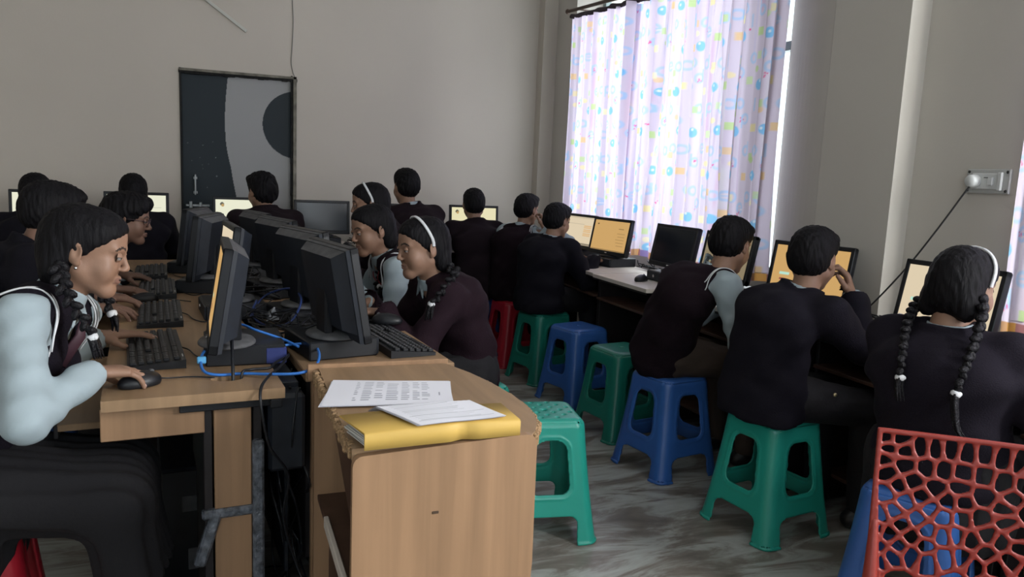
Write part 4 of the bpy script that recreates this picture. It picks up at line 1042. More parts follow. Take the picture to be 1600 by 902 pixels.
# ---- head (local: +Y face, +Z up, +X its right side; centre between the ears)
def head_ops(fem):
    j = .90 if fem else 1.; nz = .85 if fem else 1.; dy = -.0035 if fem else 0.
    o = [('u', ell((0, -.014, .028), (.0715, .091, .083)), 0), ('u', ell((0, .030, -.026), (.0575 * j, .057, .072)), .03),
         ('u', ell((0, .030, .046), (.062, .059, .056)), .03)]
    for s in (-1, 1):
        o += [('u', cone((s * .052 * j, .0, -.050), (s * .015, .064, -.094), .019, .015), .035), ('u', ell((s * .035, .058, -.036), (.027, .024, .030)), .025)]
    o += [('u', ell((0, .076 + dy * 1.5, -.097), (.017, .015, .014)), .025), ('u', cone((0, .088, .008), (0, .088 + .019 * nz, -.025), .0062, .0088 * nz), .012),
          ('u', ell((0, .088 + .018 * nz, -.029), (.010 * nz, .009 * nz, .0085 * nz)), .008)]
    for s in (-1, 1):
        o += [('u', ell((s * .0110 * nz, .097, -.032), (.0070 * nz, .009, .0065 * nz)), .006), ('u', cone((s * .042, .074, .023), (s * .012, .086, .021), .0085 * nz, .0075 * nz), .016),
              ('s', ell((s * .0325, .1005, .002), (.0165, .0145, .0105)), .013)]
    o += [('u', cone((q * .016, .0885 + dy, -.0590), (0, .0945 + dy, -.0575), .0036, .0050), .008) for q in (-1, 1)]
    o += [('u', cone((q * .013, .0875 + dy, -.0670), (0, .0930 + dy, -.0675), .0042, .0056), .008) for q in (-1, 1)]
    o += [('s', cone((-.018, .0975 + dy, -.0628), (.018, .0975 + dy, -.0628), .0022, .0022), .003)]
    for s in (-1, 1):
        A = np.array(Matrix.Rotation(s * rad(-22), 3, 'Z'))
        o += [('u', ell((s * .076, -.010, -.004), (.0070, .0185, .0295), A), .006), ('s', ell((s * .086, -.006, .002), (.008, .0110, .0180), A), .004),
              ('u', ell((s * .074, -.002, -.027), (.007, .009, .010)), .005)]
    o += [('u', cone((0, -.020, -.050), (0, -.034, -.175), .048, .052), .03)]
    return o
def head_mesh(fem):
    V, Fq = nets(field(head_ops(fem)), (-.095, -.12, -.19), (.095, .13, .12), .0034)
    c = V[Fq].mean(1); m = np.zeros(len(Fq), int)
    lipz = (c[:, 1] > .083) & (np.abs(c[:, 0]) < .019) & (c[:, 2] > -.0730 + .12 * np.abs(c[:, 0])) & (c[:, 2] < -.0545 - .07 * np.abs(c[:, 0]))
    m[lipz] = 1
    ax = np.abs(c[:, 0]); bz = .0225 + .006 * np.sin((ax - .012) / .036 * pi)
    m[(c[:, 1] > .06) & (ax > .013) & (ax < .050) & (np.abs(c[:, 2] - bz) < .0033)] = 2
    parts = [(V, Fq, m)]
    # eyes: ball, iris, lids
    for s in (-1, 1):
        def patch(r, th0, th1, ph0, ph1, mm, n=14, k=8, cx=s * .0325, cy=.0795, cz=.0025):
            U, W = np.meshgrid(np.linspace(th0, th1, n), np.linspace(ph0, ph1, k))
            P = np.stack([cx + r * np.cos(W) * np.sin(U), cy + r * np.cos(W) * np.cos(U), cz + r * np.sin(W)], -1).reshape(-1, 3)
            I = np.arange(n * k).reshape(k, n); Q = np.stack([I[:-1, :-1], I[:-1, 1:], I[1:, 1:], I[1:, :-1]], -1).reshape(-1, 4)
            cc = P[Q].mean(1)
            if mm == 3:
                mi = np.where((cc[:, 0] - cx) ** 2 + (cc[:, 2] - cz + .0005) ** 2 < .0056 ** 2, 4, 3)
            else: mi = np.full(len(Q), mm)
            parts.append((P, Q, mi))
        patch(.0130, -1.2, 1.2, -.9, .9, 3, 20, 16)
        patch(.0143, -1.35, 1.35, .10, 1.4, 0); patch(.0147, -1.25, 1.25, .03, .14, 2, 14, 3); patch(.0141, -1.3, 1.3, -1.3, -.42, 0)
    return join(parts)
HEADS = {False: head_mesh(False), True: head_mesh(True)}

def hn(P, a, q, st=4.):   # hair clumps
    x, y, z = P[:, 0] * q, P[:, 1] * q, P[:, 2] * q / st
    return F32(a) * (np.sin(x + 2 * np.sin(y * .7) + z) * np.sin(y * 1.3 + z * 2 + 1.5 * np.sin(x * .6)))
def front_cut(pts, y0):
    """everything below-forward of the hairline seen from the side, in front of y0"""
    (ya, za), (yb, zb) = pts; n = nrm([0, -(zb - za), (yb - ya)])
    if n[2] < 0: n = -n
    return inter(half((0, ya, za), n), half((0, y0, 0), (0, -1, 0)))
def hair_mesh(kind):
    ears = [('s', ell((q * .089, -.004, -.014), (.022, .022, .028)), .006) for q in (-1, 1)]
    if kind == 'boy':
        ops = [('u', ell((0, -.020, .034), (.0815, .1015, .0905)), 0), ('u', ell((0, -.046, -.012), (.0725, .064, .062)), .03),
               ('u', ell((0, .034, .066), (.067, .063, .056)), .03), ('u', ell((.01, .070, .085), (.045, .028, .022)), .02),
               ('s', front_cut(((.012, -.030), (.092, .066)), .010), .010), ('s', ell((0, .135, .0), (.2, .045, .058)), .01), ('s', ell((0, .03, -.115), (.2, .10, .072)), .012)] + ears
        lo, hi = (-.10, -.14, -.10), (.10, .12, .145); amp, q = .0028, 170
    elif kind == 'shaggy':
        ops = [('u', ell((0, -.020, .038), (.085, .106, .094)), 0), ('u', ell((0, -.050, -.018), (.076, .066, .066)), .03),
               ('u', ell((.01, .038, .072), (.071, .066, .058)), .03), ('u', ell((-.01, .074, .088), (.050, .032, .026)), .02),
               ('s', front_cut(((.015, -.030), (.095, .060)), .012), .010), ('s', ell((0, .03, -.120), (.2, .10, .072)), .012)] + ears
        lo, hi = (-.11, -.15, -.12), (.11, .13, .16); amp, q = .0048, 120
    else:   # girl: parted, drawn back over the ears to two bunches at the nape
        ops = [('u', ell((0, -.018, .030), (.0800, .1005, .0905)), 0), ('u', ell((0, -.050, -.022), (.076, .062, .070)), .03),
               ('u', ell((.056, -.056, -.066), (.026, .030, .036)), .03), ('u', ell((-.056, -.056, -.066), (.026, .030, .036)), .03),
               ('u', ell((0, .031, .054), (.0675, .0620, .0595)), .02),
               ('s', front_cut(((.002, -.016), (.088, .064)), .000), .010), ('s', ell((0, .055, -.110), (.2, .085, .080)), .012),
               ('s', cone((0, .08, .115), (0, -.05, .136), .006, .003), .004)] + [('s', ell((q * .089, .004, -.020), (.022, .022, .026)), .006) for q in (-1, 1)]
        lo, hi = (-.11, -.14, -.12), (.11, .12, .15); amp, q = .0017, 190
    f0 = field(ops)
    return nets(lambda P: (f0(P) + hn(P, amp, q)).astype(F32), lo, hi, .0042)
HAIRS = {k: hair_mesh(k) for k in ('boy', 'shaggy', 'girl')}

# ---- hands (local right hand: wrist at origin, fingers +Y, palm faces -Z, thumb towards -X)
def hand_mesh(curl, spread=.05, thumb=(.35, .5), arm=.018):
    ops = [('u', econe((0, -arm, 0), (0, .0, 0), (.030, .026), (.0245, .017), (1, 0, 0)), 0)]
    ops.append(('u', econe((0, .0, 0), (-.001, .070, .001), (.026, .0155), (.037, .0125), (1, 0, 0)), .02))
    bases = [(-.029, .080), (-.009, .086), (.011, .082), (.029, .072)]; Ls = [(.040, .025, .019), (.045, .029, .020), (.041, .027, .019), (.031, .020, .017)]
    tips = []
    for i, ((bx, by), L) in enumerate(zip(bases, Ls)):
        p = np.array([bx, by, .001]); a = 0.; sp = (i - 1.5) * spread
        ops.append(('u', cone((bx * .6, .03, 0), p, .0115, .0105), .010))
        cu = curl if isinstance(curl, tuple) else (curl, curl * 1.15, curl * .7)
        extra = (i - 1) * .06
        for k in range(3):
            a += cu[k] + (extra if k == 0 else 0)
            d = np.array([sin(sp) * cos(a), cos(sp) * cos(a), -sin(a)]); q = p + d * L[k]
            r0, r1 = [(.0098, .0086), (.0086, .0078), (.0078, .0066)][k]; sc = .88 if i == 3 else 1.
            ops.append(('u', cone(p, q, r0 * sc, r1 * sc), .003)); p = q
        up = np.cross(np.array([1., 0, 0]), d); tips.append((p - d * .004 + nrm(up) * .0052, d, nrm(up)))
    t0 = np.array([-.018, .012, -.004]); t1 = t0 + np.array([-.030, .026, -.012]); d2 = nrm([-sin(thumb[0]), cos(thumb[0]) * cos(thumb[1]), -sin(thumb[1])]); t2 = t1 + d2 * .032
    d3 = nrm(d2 + np.array([.25, .1, -.1])); t3 = t2 + d3 * .024
    ops += [('u', cone(t0, t1, .0150, .0120), .015), ('u', cone(t1, t2, .0115, .0095), .005), ('u', cone(t2, t3, .0095, .0078), .004)]
    V, Fq = nets(field(ops), (-.085, -arm - .02, -.11), (.06, .20, .04), .0031)
    parts = [(V, Fq, 0)]
    for (c, d, up) in tips:
        A = np.stack([np.cross(d, up), d, up], 1); g = ell((0, 0, 0), (.0052, .0065, .0022))
        v, q = nets(g, (-.008, -.009, -.004), (.008, .009, .004), .0016); parts.append((v @ A.T + c, q, 5))
    return join(parts)
HANDS = {'rest': hand_mesh((.30, .45, .30), .07), 'flat': hand_mesh((.12, .25, .18), .09), 'type': hand_mesh((.15, .55, .45), .06), 'fist': hand_mesh((.9, 1.1, .6), .02, (.1, .9)),
         'chin': hand_mesh((.55, .8, .5), .03, (.15, .3))}

def xf(part, Mx, flip=False):
    V, Fq, m = part; A = np.array(Mx.to_3x3()); V2 = V @ A.T + np.array(Mx.to_translation())
    return V2, (Fq[:, ::-1] if flip else Fq), m
def clip_ring(fn, c, a, b, rmax=.2):
    """closed curve where the field's skin meets the plane through c spanned by a and b"""
    ang = np.linspace(0, 2 * pi, 48, endpoint=False); D = np.cos(ang)[:, None] * a + np.sin(ang)[:, None] * b
    lo = np.zeros(48); hi = np.full(48, rmax)
    for r in np.linspace(rmax, .01, 40):
        v = fn((c + D * r).astype(F32)); hi = np.where(v > 0, np.minimum(hi, r), hi)
    lo = hi - rmax / 30
    for _ in range(12):
        m = (lo + hi) / 2; v = fn((c + D * m[:, None]).astype(F32)); hi = np.where(v > 0, m, hi); lo = np.where(v > 0, lo, m)
    ok = (fn((c + D * rmax).astype(F32)) > 0) & (hi > .03)
    pts = c + D * hi[:, None]
    if ok.all(): return [([tuple(p) for p in pts], True)]
    runs = []; st = int(np.argmin(ok)); cur = []
    for i in range(48):
        j = (st + i) % 48
        if ok[j]: cur.append(tuple(pts[j]))
        elif cur: runs.append((cur, False)); cur = []
    if cur: runs.append((cur, False))
    return [r for r in runs if len(r[0]) > 5]

def braid(path, r0=.017, r1=.011):
    """three-strand plait as a chain of slanting lobes"""
    P = spline(path, 10); b = MB(); L = [0.]
    for i in range(1, len(P)): L.append(L[-1] + (P[i] - P[i - 1]).length)
    tot = L[-1]; n = int(tot / .017); up = None
    for k in range(n):
        s = tot * k / n; i = max(1, next(j for j in range(len(L)) if L[j] >= s)) if s > 0 else 1
        t = (P[i] - P[i - 1]).normalized(); c = P[i - 1].lerp(P[i], (s - L[i - 1]) / max(1e-6, L[i] - L[i - 1]))
        if up is None: up = Vector((0.35, -.9, 0.)); 
        nrm_ = (up - t * up.dot(t)).normalized(); sd = t.cross(nrm_); r = r0 + (r1 - r0) * k / n
        sg = 1 if k % 2 else -1; ax = (t * .8 + sd * sg * .75).normalized(); bn = nrm_.cross(ax).normalized()
        X = Matrix((( ax.x, bn.x, nrm_.x, 0), (ax.y, bn.y, nrm_.y, 0), (ax.z, bn.z, nrm_.z, 0), (0, 0, 0, 1)))
        X = Matrix.Translation(c + sd * sg * r * .52) @ X
        b.ball((0, 0, 0), (r * 1.25, r * .72, r * .95), 10, 0, X)
    b.tube([P[0], P[len(P) // 3], P[len(P) * 2 // 3], P[-1]], r1 * .7, 6)
    return b

def person(name_label, head, hip, th, kind, hh=None, hp=10., hr=0., s=.97, seat=.46, top='blazer', col=None, hair=None, skin=None, R=None, L=None, relbow=None, lelbow=None,
           legs='dark', vox=.0075, braids=(), band=False, glasses=False, tie=False, badge=False, earring=False, lanyard=False, lean=0., knee=(.40, .40), splay=.10, hunch=.035, wide=1., tied=True, tail=None, shoulder_yaw=0., bdir=None, button=None):
    fem = kind == 'girl'; th = rad(th); hh = th if hh is None else rad(hh)
    T = np.array(head, float); F = np.array([sin(th), cos(th), 0]); Rt = np.array([cos(th), -sin(th), 0]); Z = np.array([0, 0, 1.])
    Hm = Matrix.Rotation(-hh, 4, 'Z') @ Matrix.Rotation(-rad(hp), 4, 'X') @ Matrix.Rotation(rad(hr), 4, 'Y')
    HX = Matrix.Translation(Vector(T)) @ Hm @ Matrix.Diagonal((s, s, s, 1))
    Hl = lambda x, y, z: np.array(HX @ Vector((x, y, z)))
    neckdir = nrm((T - np.array([hip[0], hip[1], seat + .1])) + Z * .25)
    N = Hl(0, -.03, -.06) - neckdir * .082 * s
    Hc = np.array([hip[0], hip[1], seat + .105])
    U = nrm(N - Hc); Ft = nrm(F - (F @ U) * U)
    sy = rad(shoulder_yaw); Rs = nrm(Rt * cos(sy) + Ft * sin(sy))
    g = s * wide
    p1 = Hc + (N - Hc) * .34 - Ft * hunch * .7; p2 = Hc + (N - Hc) * .70 - Ft * hunch * 1.15
    S = {1: N - U * .052 * s + Rs * .158 * g + Ft * .012, -1: N - U * .052 * s - Rs * .158 * g + Ft * .012}
    torso = [('u', econe(Hc - U * .04, p1, (.158 * g, .112 * g), (.136 * g, .098 * g), Rt), 0), ('u', econe(p1, p2, (.136 * g, .098 * g), (.160 * g, .104 * g), Rs), .05),
             ('u', econe(p2, N - U * .045, (.158 * g, .102 * g), (.110 * g, .066 * g), Rs), .05)]
    if fem: torso += [('u', ell(p2 + Ft * .085 * g + Rs * q - U * .02, (.055, .045, .055)), .05) for q in (-.065, .065)]
    sh = [('u', cone(N - U * .040, S[q] + U * .012, .050, .047), .035) for q in (1, -1)]
    L1, L2 = .272 * s, .235 * s
    arms = {}
    for q, W, pole in ((1, R, relbow), (-1, L, lelbow)):
        if W is None:   # hangs by the side, hand on the thigh
            wp = Hc + F * .30 + Rt * q * .11 + Z * .06; hd = nrm(F - Z * .3); up = Z; pose = 'rest'
        else: wp, hd, up, pose = np.array(W[0], float), W[1], W[2], W[3]
        d = wp - S[q]; D = np.linalg.norm(d)
        if D > (L1 + L2) * .985:
            S[q] = S[q] + nrm(d) * min(.05, D - (L1 + L2) * .985); d = wp - S[q]; D = np.linalg.norm(d)
            if D > (L1 + L2) * .985: print('reach', name_label[:30], q, round(D, 3)); k_ = D / ((L1 + L2) * .985); a1, a2 = L1 * k_, L2 * k_
            else: a1, a2 = L1, L2
        else: a1, a2 = L1, L2
        u = nrm(d); aa = (a1 * a1 - a2 * a2 + D * D) / (2 * D); hgt = math.sqrt(max(0, a1 * a1 - aa * aa))
        pv = np.array(pole if pole is not None else (Rt * q * .6 - Z - F * .2)); pv = nrm(pv - (pv @ u) * u)
        E = S[q] + u * aa + pv * hgt
        if hd is None: hd = nrm(wp - E)
        arms[q] = (S[q], E, wp, nrm(hd), nrm(up), pose)
    def arm_ops(q, ra, rb, rc_):
        s_, e_, w_ = arms[q][:3]; return [('u', cone(s_, e_, ra, rb), .035), ('u', cone(e_, w_, rb, rc_), .018)]
    kn = {}; legops = []
    for q in (1, -1):
        hj = Hc + Rt * q * .085 - Z * .01; ld = nrm(F + Rt * q * splay); k_ = hj + ld * knee[0 if q == 1 else 1]; k_[2] = max(.47, seat + .035)
        an = k_ + F * .02; an[2] = .085; kn[q] = (hj, k_, an)
    for q in (1, -1):
        hj, k_, an = kn[q]; legops += [('u', cone(hj, k_, .088 * g, .064), .03), ('u', cone(k_, an, .060, .046), .02)]
    pel = [('u', econe(Hc - Z * .04, Hc + Z * .03, (.158 * g, .110 * g), (.138 * g, .095 * g), Rt), 0)]
    allp = np.array([T, N, Hc, p1, p2, S[1], S[-1], arms[1][1], arms[1][2], arms[-1][1], arms[-1][2]])
    # body, one mesh: trunk, neck, arms, legs, head and hands
    core = [('u', econe(Hc, p2, (.125 * g, .085), (.125 * g, .085), Rt), 0), ('u', econe(p2, N - U * .04, (.125, .08), (.075, .05), Rs), .04), ('u', cone(N - U * .05, Hl(0, -.026, -.085), .052 * s, .047 * s), .03)]
    for q in (1, -1):
        s_, e_, w_, hd = arms[q][:4]; core += [('u', cone(N - U * .05, s_, .04, .04), .03), ('u', cone(s_, e_, .040, .034), .02), ('u', cone(e_, w_ - hd * .01, .034, .024), .01)]
        hj, k_, an = kn[q]; core += [('u', cone(hj, k_, .065, .048), .03), ('u', cone(k_, an, .048, .036), .02)]
    lo = allp.min(0) - .12; hi = allp.max(0) + .12; lo[2] = .0
    for q in (1, -1): lo[:2] = np.minimum(lo[:2], kn[q][1][:2] - .1); hi[:2] = np.maximum(hi[:2], kn[q][1][:2] + .1)
    V, Fq = nets(field(core), lo, hi, .0115)
    parts = [(V, Fq, 0), xf(HEADS[fem], HX)]
    for q in (1, -1):
        s_, e_, w_, hd, up, pose = arms[q]
        up = nrm(up - (up @ hd) * hd); X_ = np.cross(hd, up); k = s * (.93 if fem else 1.)
        Mh = Matrix(((X_[0] * q * k, hd[0] * k, up[0] * k, w_[0]), (X_[1] * q * k, hd[1] * k, up[1] * k, w_[1]), (X_[2] * q * k, hd[2] * k, up[2] * k, w_[2]), (0, 0, 0, 1)))
        parts.append(xf(HANDS[pose], Mh, q < 0))
    V, Fq, mi = join(parts)
    sk = skin or SK
    body = mk('person', V, Fq, [sk, LIP, BROW, EYW, EYB, NAIL], mi, None, True); props(body, name_label, 'person')
    v0, f0 = HAIRS[hair or ('girl' if fem else 'boy')]; v, f_, _ = xf((v0, f0, 0), HX); hob = mk('hair', v, f_, HAIR, None, body)
    # shirt
    ax2 = nrm(np.cross(U, Rs)) * (1 if np.cross(U, Rs) @ Ft > 0 else -1)
    vneck = ('s', cone(N + Ft * .075 * s + U * .01, p2 + Ft * .155 * g + (N - p2) * (-.05 if top == 'vest' else -.25), .052 * s, .004), .006)
    def collar(P):
        q_ = P - (N + U * .012).astype(F32); r_ = q_ @ Rs.astype(F32); a_ = q_ @ Ft.astype(F32); h_ = q_ @ U.astype(F32)
        rho = np.sqrt(r_ ** 2 + (a_ - .004) ** 2); rr = (.060 - .12 * h_) * s
        return (np.maximum(np.abs(rho - rr) - .0045, np.abs(h_) - .022)).astype(F32)
    col_ops = [('U', collar, 0)]
    for q in (1, -1): col_ops.append(('U', cone(N + Ft * .062 * s + Rs * q * .010 + U * .005, N + Ft * .082 * s + Rs * q * .040 - U * .040, .0095, .004), .006))
    b0 = allp.min(0) - .23; b1 = allp.max(0) + .23; b0[2] = seat - .04
    wob = (.0040, 27.)
    sleeves = arm_ops(1, .058 * g, .047, .039) + arm_ops(-1, .058 * g, .047, .039)
    cut = []
    for q in (1, -1): w_, e_ = arms[q][2], arms[q][1]; d = nrm(w_ - e_); cut.append(('s', inter(half(w_ - d * .004, -d), lambda P, w_=w_: np.sqrt(((P - w_.astype(F32)) ** 2).sum(1)) - .062), 0))
    if top == 'vest':
        V, Fq = nets(field(torso + sh + sleeves + cut + col_ops, -.004 if False else 0., (.0034, 32.)), b0, b1, vox)
        mk('shirt', V, Fq, SHIRT, None, body)
        ao = []
        for q in (1, -1):
            pn = nrm(Rs * q + U * .35); pc = S[q] - Rs * q * .006
            ao.append(('s', inter(half(pc, -pn), lambda P, c=pc: np.sqrt(((P - c.astype(F32)) ** 2).sum(1)) - .105), .0))
        vf = field(torso + sh + [vneck] + ao, .011, wob); vc = col or VEST
        V, Fq = nets(vf, b0, b1, vox); vob = mk('knit_vest', V, Fq, vc, None, body)
        full = field(torso + sh + sleeves, .010)
        for q in (1, -1):
            pn = nrm(Rs * q + U * .35); pc = S[q] - Rs * q * .008; a_ = nrm(np.cross(pn, Ft)); b_ = np.cross(pn, a_); b = MB()
            cc = S[q] * .98 + (S[q] - U * .05) * .02
            for dd in (.0, .011, ):
                [b.tube(r_, .0026, 5, closed=c__) for r_, c__ in clip_ring(full, pc - U * .012 - pn * dd, a_, b_, .105)]
            if b.V: b.out('armhole_stripes', WHITE, vob, True)
        ring = [N + Rs * (.075 * cos(t)) * s + Ft * (.064 * s * sin(t)) * (1 if sin(t) < 0 else .9) - U * (.014) for t in np.linspace(pi * 1.02, pi * 1.98, 20)]
        b = MB(); b.tube([tuple(p) for p in ring], .0045, 5); b.out('neck_stripe', WHITE, vob, True)
    else:
        V, Fq = nets(field([torso[-1]] + col_ops, 0.), N - .20, N + .16, vox * .8); mk('shirt', V, Fq, SHIRT, None, body)
        bc = col or BLAZ
        lap = [('U', lambda P: np.maximum(np.abs(np.sqrt(((P - (N + U * .004 - Ft * .012).astype(F32)) @ Rs.astype(F32)) ** 2 + ((P - (N - Ft * .008).astype(F32)) @ Ft.astype(F32)) ** 2) - .070 * s) - .007, np.abs((P - (N + U * .004).astype(F32)) @ U.astype(F32)) - .030).astype(F32), .012)]
        hemz = [('s', half((0, 0, seat + .004), (0, 0, 1)), 0)]
        skirt_ = [('u', econe(Hc - Z * .06, Hc + Z * .06, (.178 * g, .135 * g), (.160 * g, .118 * g), Rt), .03)]
        V, Fq = nets(field(torso + skirt_ + sh + sleeves + cut + lap + [vneck] + hemz, .012, (.0058, 21.)), b0, b1, vox); vob = mk('blazer', V, Fq, bc, None, body)
        b = MB()
        for q in (1, -1):
            w_, e_ = arms[q][2], arms[q][1]; d = nrm(w_ - e_); b.tube([w_ - d * .03, w_ + d * .010], .033, 14)
        b.out('shirt_cuffs', SHIRT, body, True)
    # legs
    lf = legops + pel
    lo2 = np.minimum(np.array([kn[q][i] for q in (1, -1) for i in range(3)]).min(0), Hc) - .17; hi2 = np.maximum(np.array([kn[q][i] for q in (1, -1) for i in range(3)]).max(0), Hc) + .17
    if fem:
        mid = (kn[1][1] + kn[-1][1]) / 2
        drape = [('u', econe(Hc - Z * .02, mid - F * .02 - Z * .01, (.175 * g, .10), (.165, .08), Rt), .04), ('u', econe(mid - F * .03, mid - Z * .22 + F * .02, (.165, .075), (.185, .085), Rt), .05),
                 ('u', econe(Hc + Rt * 0 - Z * .05, Hc - Z * .17 + F * .02, (.19 * g, .13), (.21, .15), Rt), .04),
                 ]
        pleat = lambda P: (F32(.004) * np.sin((P @ Rt.astype(F32)) * 130)).astype(F32)
        ff = field(lf + drape + [('s', half((0, 0, mid[2] - .20), (0, 0, 1)), 0)], .006)
        V, Fq = nets(lambda P: (ff(P) + pleat(P)).astype(F32), lo2, hi2, vox * 1.2); mk('skirt', V, Fq, DARKT, None, body)
        V, Fq = nets(field([o for q in (1, -1) for o in (('u', cone(kn[q][1], kn[q][2], .052, .038), 0),)]), lo2, hi2, .011); mk('leggings', V, Fq, DARKT, None, body)
    else:
        V, Fq = nets(field(lf, .006, (.003, 30.)), lo2, hi2, vox * 1.2); mk('trousers', V, Fq, TROU if legs == 'brown' else DARKT, None, body)
    for q in (1, -1):
        an = kn[q][2]; fd = nrm(F + Rt * q * .12)
        V, Fq = nets(field([('u', econe(an - fd * .045 - Z * .045, an + fd * .13 - Z * .052, (.036, .034), (.040, .024), np.cross(fd, Z)), 0), ('u', cone(an, an - Z * .04, .045, .04), .03), ('s', half((0, 0, .002), (0, 0, 1)), 0)]),
                     an - .2, an + .2, .009); mk('shoe', V, Fq, SHOE, None, body)
    if band:
        b = MB(); pts_ = []
        for i in range(25):
            a = rad(-12) + (pi + rad(24)) * i / 24; x, z = cos(a), sin(a)
            pts_.append(HX @ Vector((.0845 * x, -.010 + .030 * max(0, z) , .030 + .0935 * z)))
        V = []; Fc = []
        for i, p in enumerate(pts_):
            c_ = HX @ Vector((0, -.01, .03)); o_ = (p - c_).normalized(); w_ = (HX.to_3x3() @ Vector((0, 1, 0))).normalized()
            for (du, dw) in ((-.002, -.0068), (-.002, .0068), (.003, .0052), (.003, -.0052)): V.append(tuple(p + o_ * du + w_ * dw))
        for i in range(24):
            for j in range(4): Fc.append((i * 4 + j, i * 4 + (j + 1) % 4, i * 4 + 4 + (j + 1) % 4, i * 4 + 4 + j))
        b.add(V, Fc); b.out('headband', WHITE, hob, True)
    cf = field(torso + sh + arm_ops(1, .058 * g, .046, .034) + arm_ops(-1, .058 * g, .046, .034), .020)
    def push(p, m_):
        p = np.array(p, float)
        for _ in range(30):
            d0 = float(cf(p[None].astype(F32))[0])
            if d0 > m_: break
            gr = nrm(bdir) if bdir is not None else np.array([float(cf((p + e_)[None].astype(F32))[0]) - d0 for e_ in np.eye(3) * .004]); p = p + nrm(gr) * min(.01, m_ - d0 + .001)
        return tuple(p)
    for path in braids:
        t_ = np.array(push(path[0][-1], .014)); path = [[push(p, .014) for p in seg] if k_ == 0 else [tuple(t_ + np.array(p) - np.array(path[0][-1])) for p in seg] for k_, seg in enumerate(path)]
        bob = braid([tuple(p) for p in path[0]]).out('braid', HAIR2, body, True)
        e1 = Vector(path[0][-1]); e0 = Vector(path[0][-2]); d = (e1 - e0).normalized()
        b = MB(); b.tube([e1 - d * .008, e1 - d * .004, e1 + d * .004, e1 + d * .009], [.010, .0135, .0135, .010], 10); b.ball(e1 + Vector((.007, -.006, 0)), .007, 8); b.out('hair_tie', WHITE, bob, True)
        if len(path) > 1:
            tp = spline([tuple(p) for p in [e1] + list(path[1])], 6); b = MB()
            for k in range(7):
                o_ = Vector((rnd_.uniform(-.006, .006), rnd_.uniform(-.006, .006), 0)); m_ = len(tp)
                b.tube([tp[i] + o_ * (1 + 1.2 * i / m_) for i in range(m_)], [max(.0012, .0085 * (1 - i / m_) ** .8) for i in range(m_)], 5)
            b.out('braid_end', HAIR2, bob, True)
    if button is not None:
        q_ = np.array([0, 0, 1.33]) + np.array(button) * 1.2; bf = field(torso + skirt_ + sh + arm_ops(1, .058 * g, .046, .034) + legops, .012)
        for _ in range(400):
            if float(bf(q_[None].astype(F32))[0]) < .003: break
            q_ = q_ + np.array(button) * .004
        b = MB(); b.ball(tuple(q_), (.007, .006, .007), 10); b.out('brass_button', mat('brass button', (.55, .45, .28), .3, metal=.9), vob, True)
    if glasses:
        b = MB()
        for q in (-1, 1):
            b.tube([tuple(HX @ Vector((q * .033 + .021 * cos(a), .101, .001 + .016 * sin(a)))) for a in np.linspace(0, 2 * pi, 20, endpoint=False)], .0014, 5, closed=True)
            b.tube([tuple(HX @ Vector(p)) for p in ((q * .054, .100, .006), (q * .074, .06, .008), (q * .080, .0, .006))], .0015, 5)
        b.tube([tuple(HX @ Vector(p)) for p in ((-.012, .101, .004), (0, .104, .007), (.012, .101, .004))], .0014, 5)
        b.out('glasses', mat('thin dark glasses', (.09, .06, .07), .3, metal=.4), body, True)
    if tie:
        b = MB(); t0 = N + Ft * .078 * s - U * .008; t1 = N + Ft * .100 * s - U * .060; t2 = p2 + Ft * (.125 * g) - U * .0; 
        b.tube([t0, t0 - U * .014 + Ft * .008], [.014, .010], 8); b.tube([t0 - U * .012 + Ft * .006, t1, t2], [.010, .016, .020], 8, flat=.35); b.out('necktie', TIE, body, True)
    if lanyard:
        b = MB()
        for q in (-1, 1): b.tube(spline([tuple(N + Rs * q * .062 + Ft * .03 + U * .01), tuple(N + Rs * q * .045 + Ft * .095 - U * .06), tuple(p2 + Rs * q * .012 + Ft * .140 * g), tuple(p2 + Ft * .14 * g - U * .04)], 5), .004, 5, flat=.5)
        b.out('lanyard', mat('red lanyard', (.32, .05, .06), .6), body, True)
    if badge:
        c_ = p2 + Ft * .128 * g + Rs * (-.060 if badge is True else badge) + U * .02; b = MB(); b.tube([c_ - Ft * .002, c_ + Ft * .004], .013, 14); b.tube([c_ + Ft * .004, c_ + Ft * .006], .007, 10, 1); b.out('badge', [mat('silver badge', (.35, .35, .38), .4, metal=.6), BLAZN], body, True)
    if earring:
        b = MB(); b.ball(tuple(HX @ Vector((.083, .0, -.040))), .0042, 10); b.out('earring', m_chrome, body, True)
    return body, dict(N=N, U=U, Ft=Ft, Rt=Rt, p1=p1, p2=p2, S=S, HX=HX, Hc=Hc)
rnd_ = random.Random(4)
def V3(*a): return np.array(a, float)
down = V3(0, 0, 1)   # back of the hand faces up

# ---- 1 girl on the left, in front
person('girl in a dark vest and light blue shirt, nearest on the left, using a mouse', (-.322, 2.25, 1.093), (-.63, 2.12), 88, 'girl', hh=93, hp=13, s=.98,
       top='vest', col=mat('dark navy knit vest', (.009, .007, .012), .9, bump=.5, bscale=300, spec=.12), R=((-.287, 2.084, .806), nrm(V3(.86, .50, -.12)), down, 'rest'), L=((-.345, 2.60, .79), nrm(V3(1, .30, .02)), down, 'flat'),
       relbow=V3(-1, -.45, .55), lelbow=V3(-.6, .3, -1), vox=.006, tie=True, shoulder_yaw=-16, earring=True, hunch=.025, wide=1.0,
       braids=[([(-.375, 2.17, 1.06), (-.355, 2.11, 1.02), (-.330, 2.08, .975), (-.305, 2.08, .93), (-.292, 2.085, .895)], [(-.285, 2.085, .87), (-.28, 2.09, .84)]),
               ([(-.36, 2.33, 1.02), (-.31, 2.34, .97), (-.285, 2.33, .94), (-.275, 2.32, .91)], [(-.27, 2.32, .885), (-.27, 2.32, .86)])])
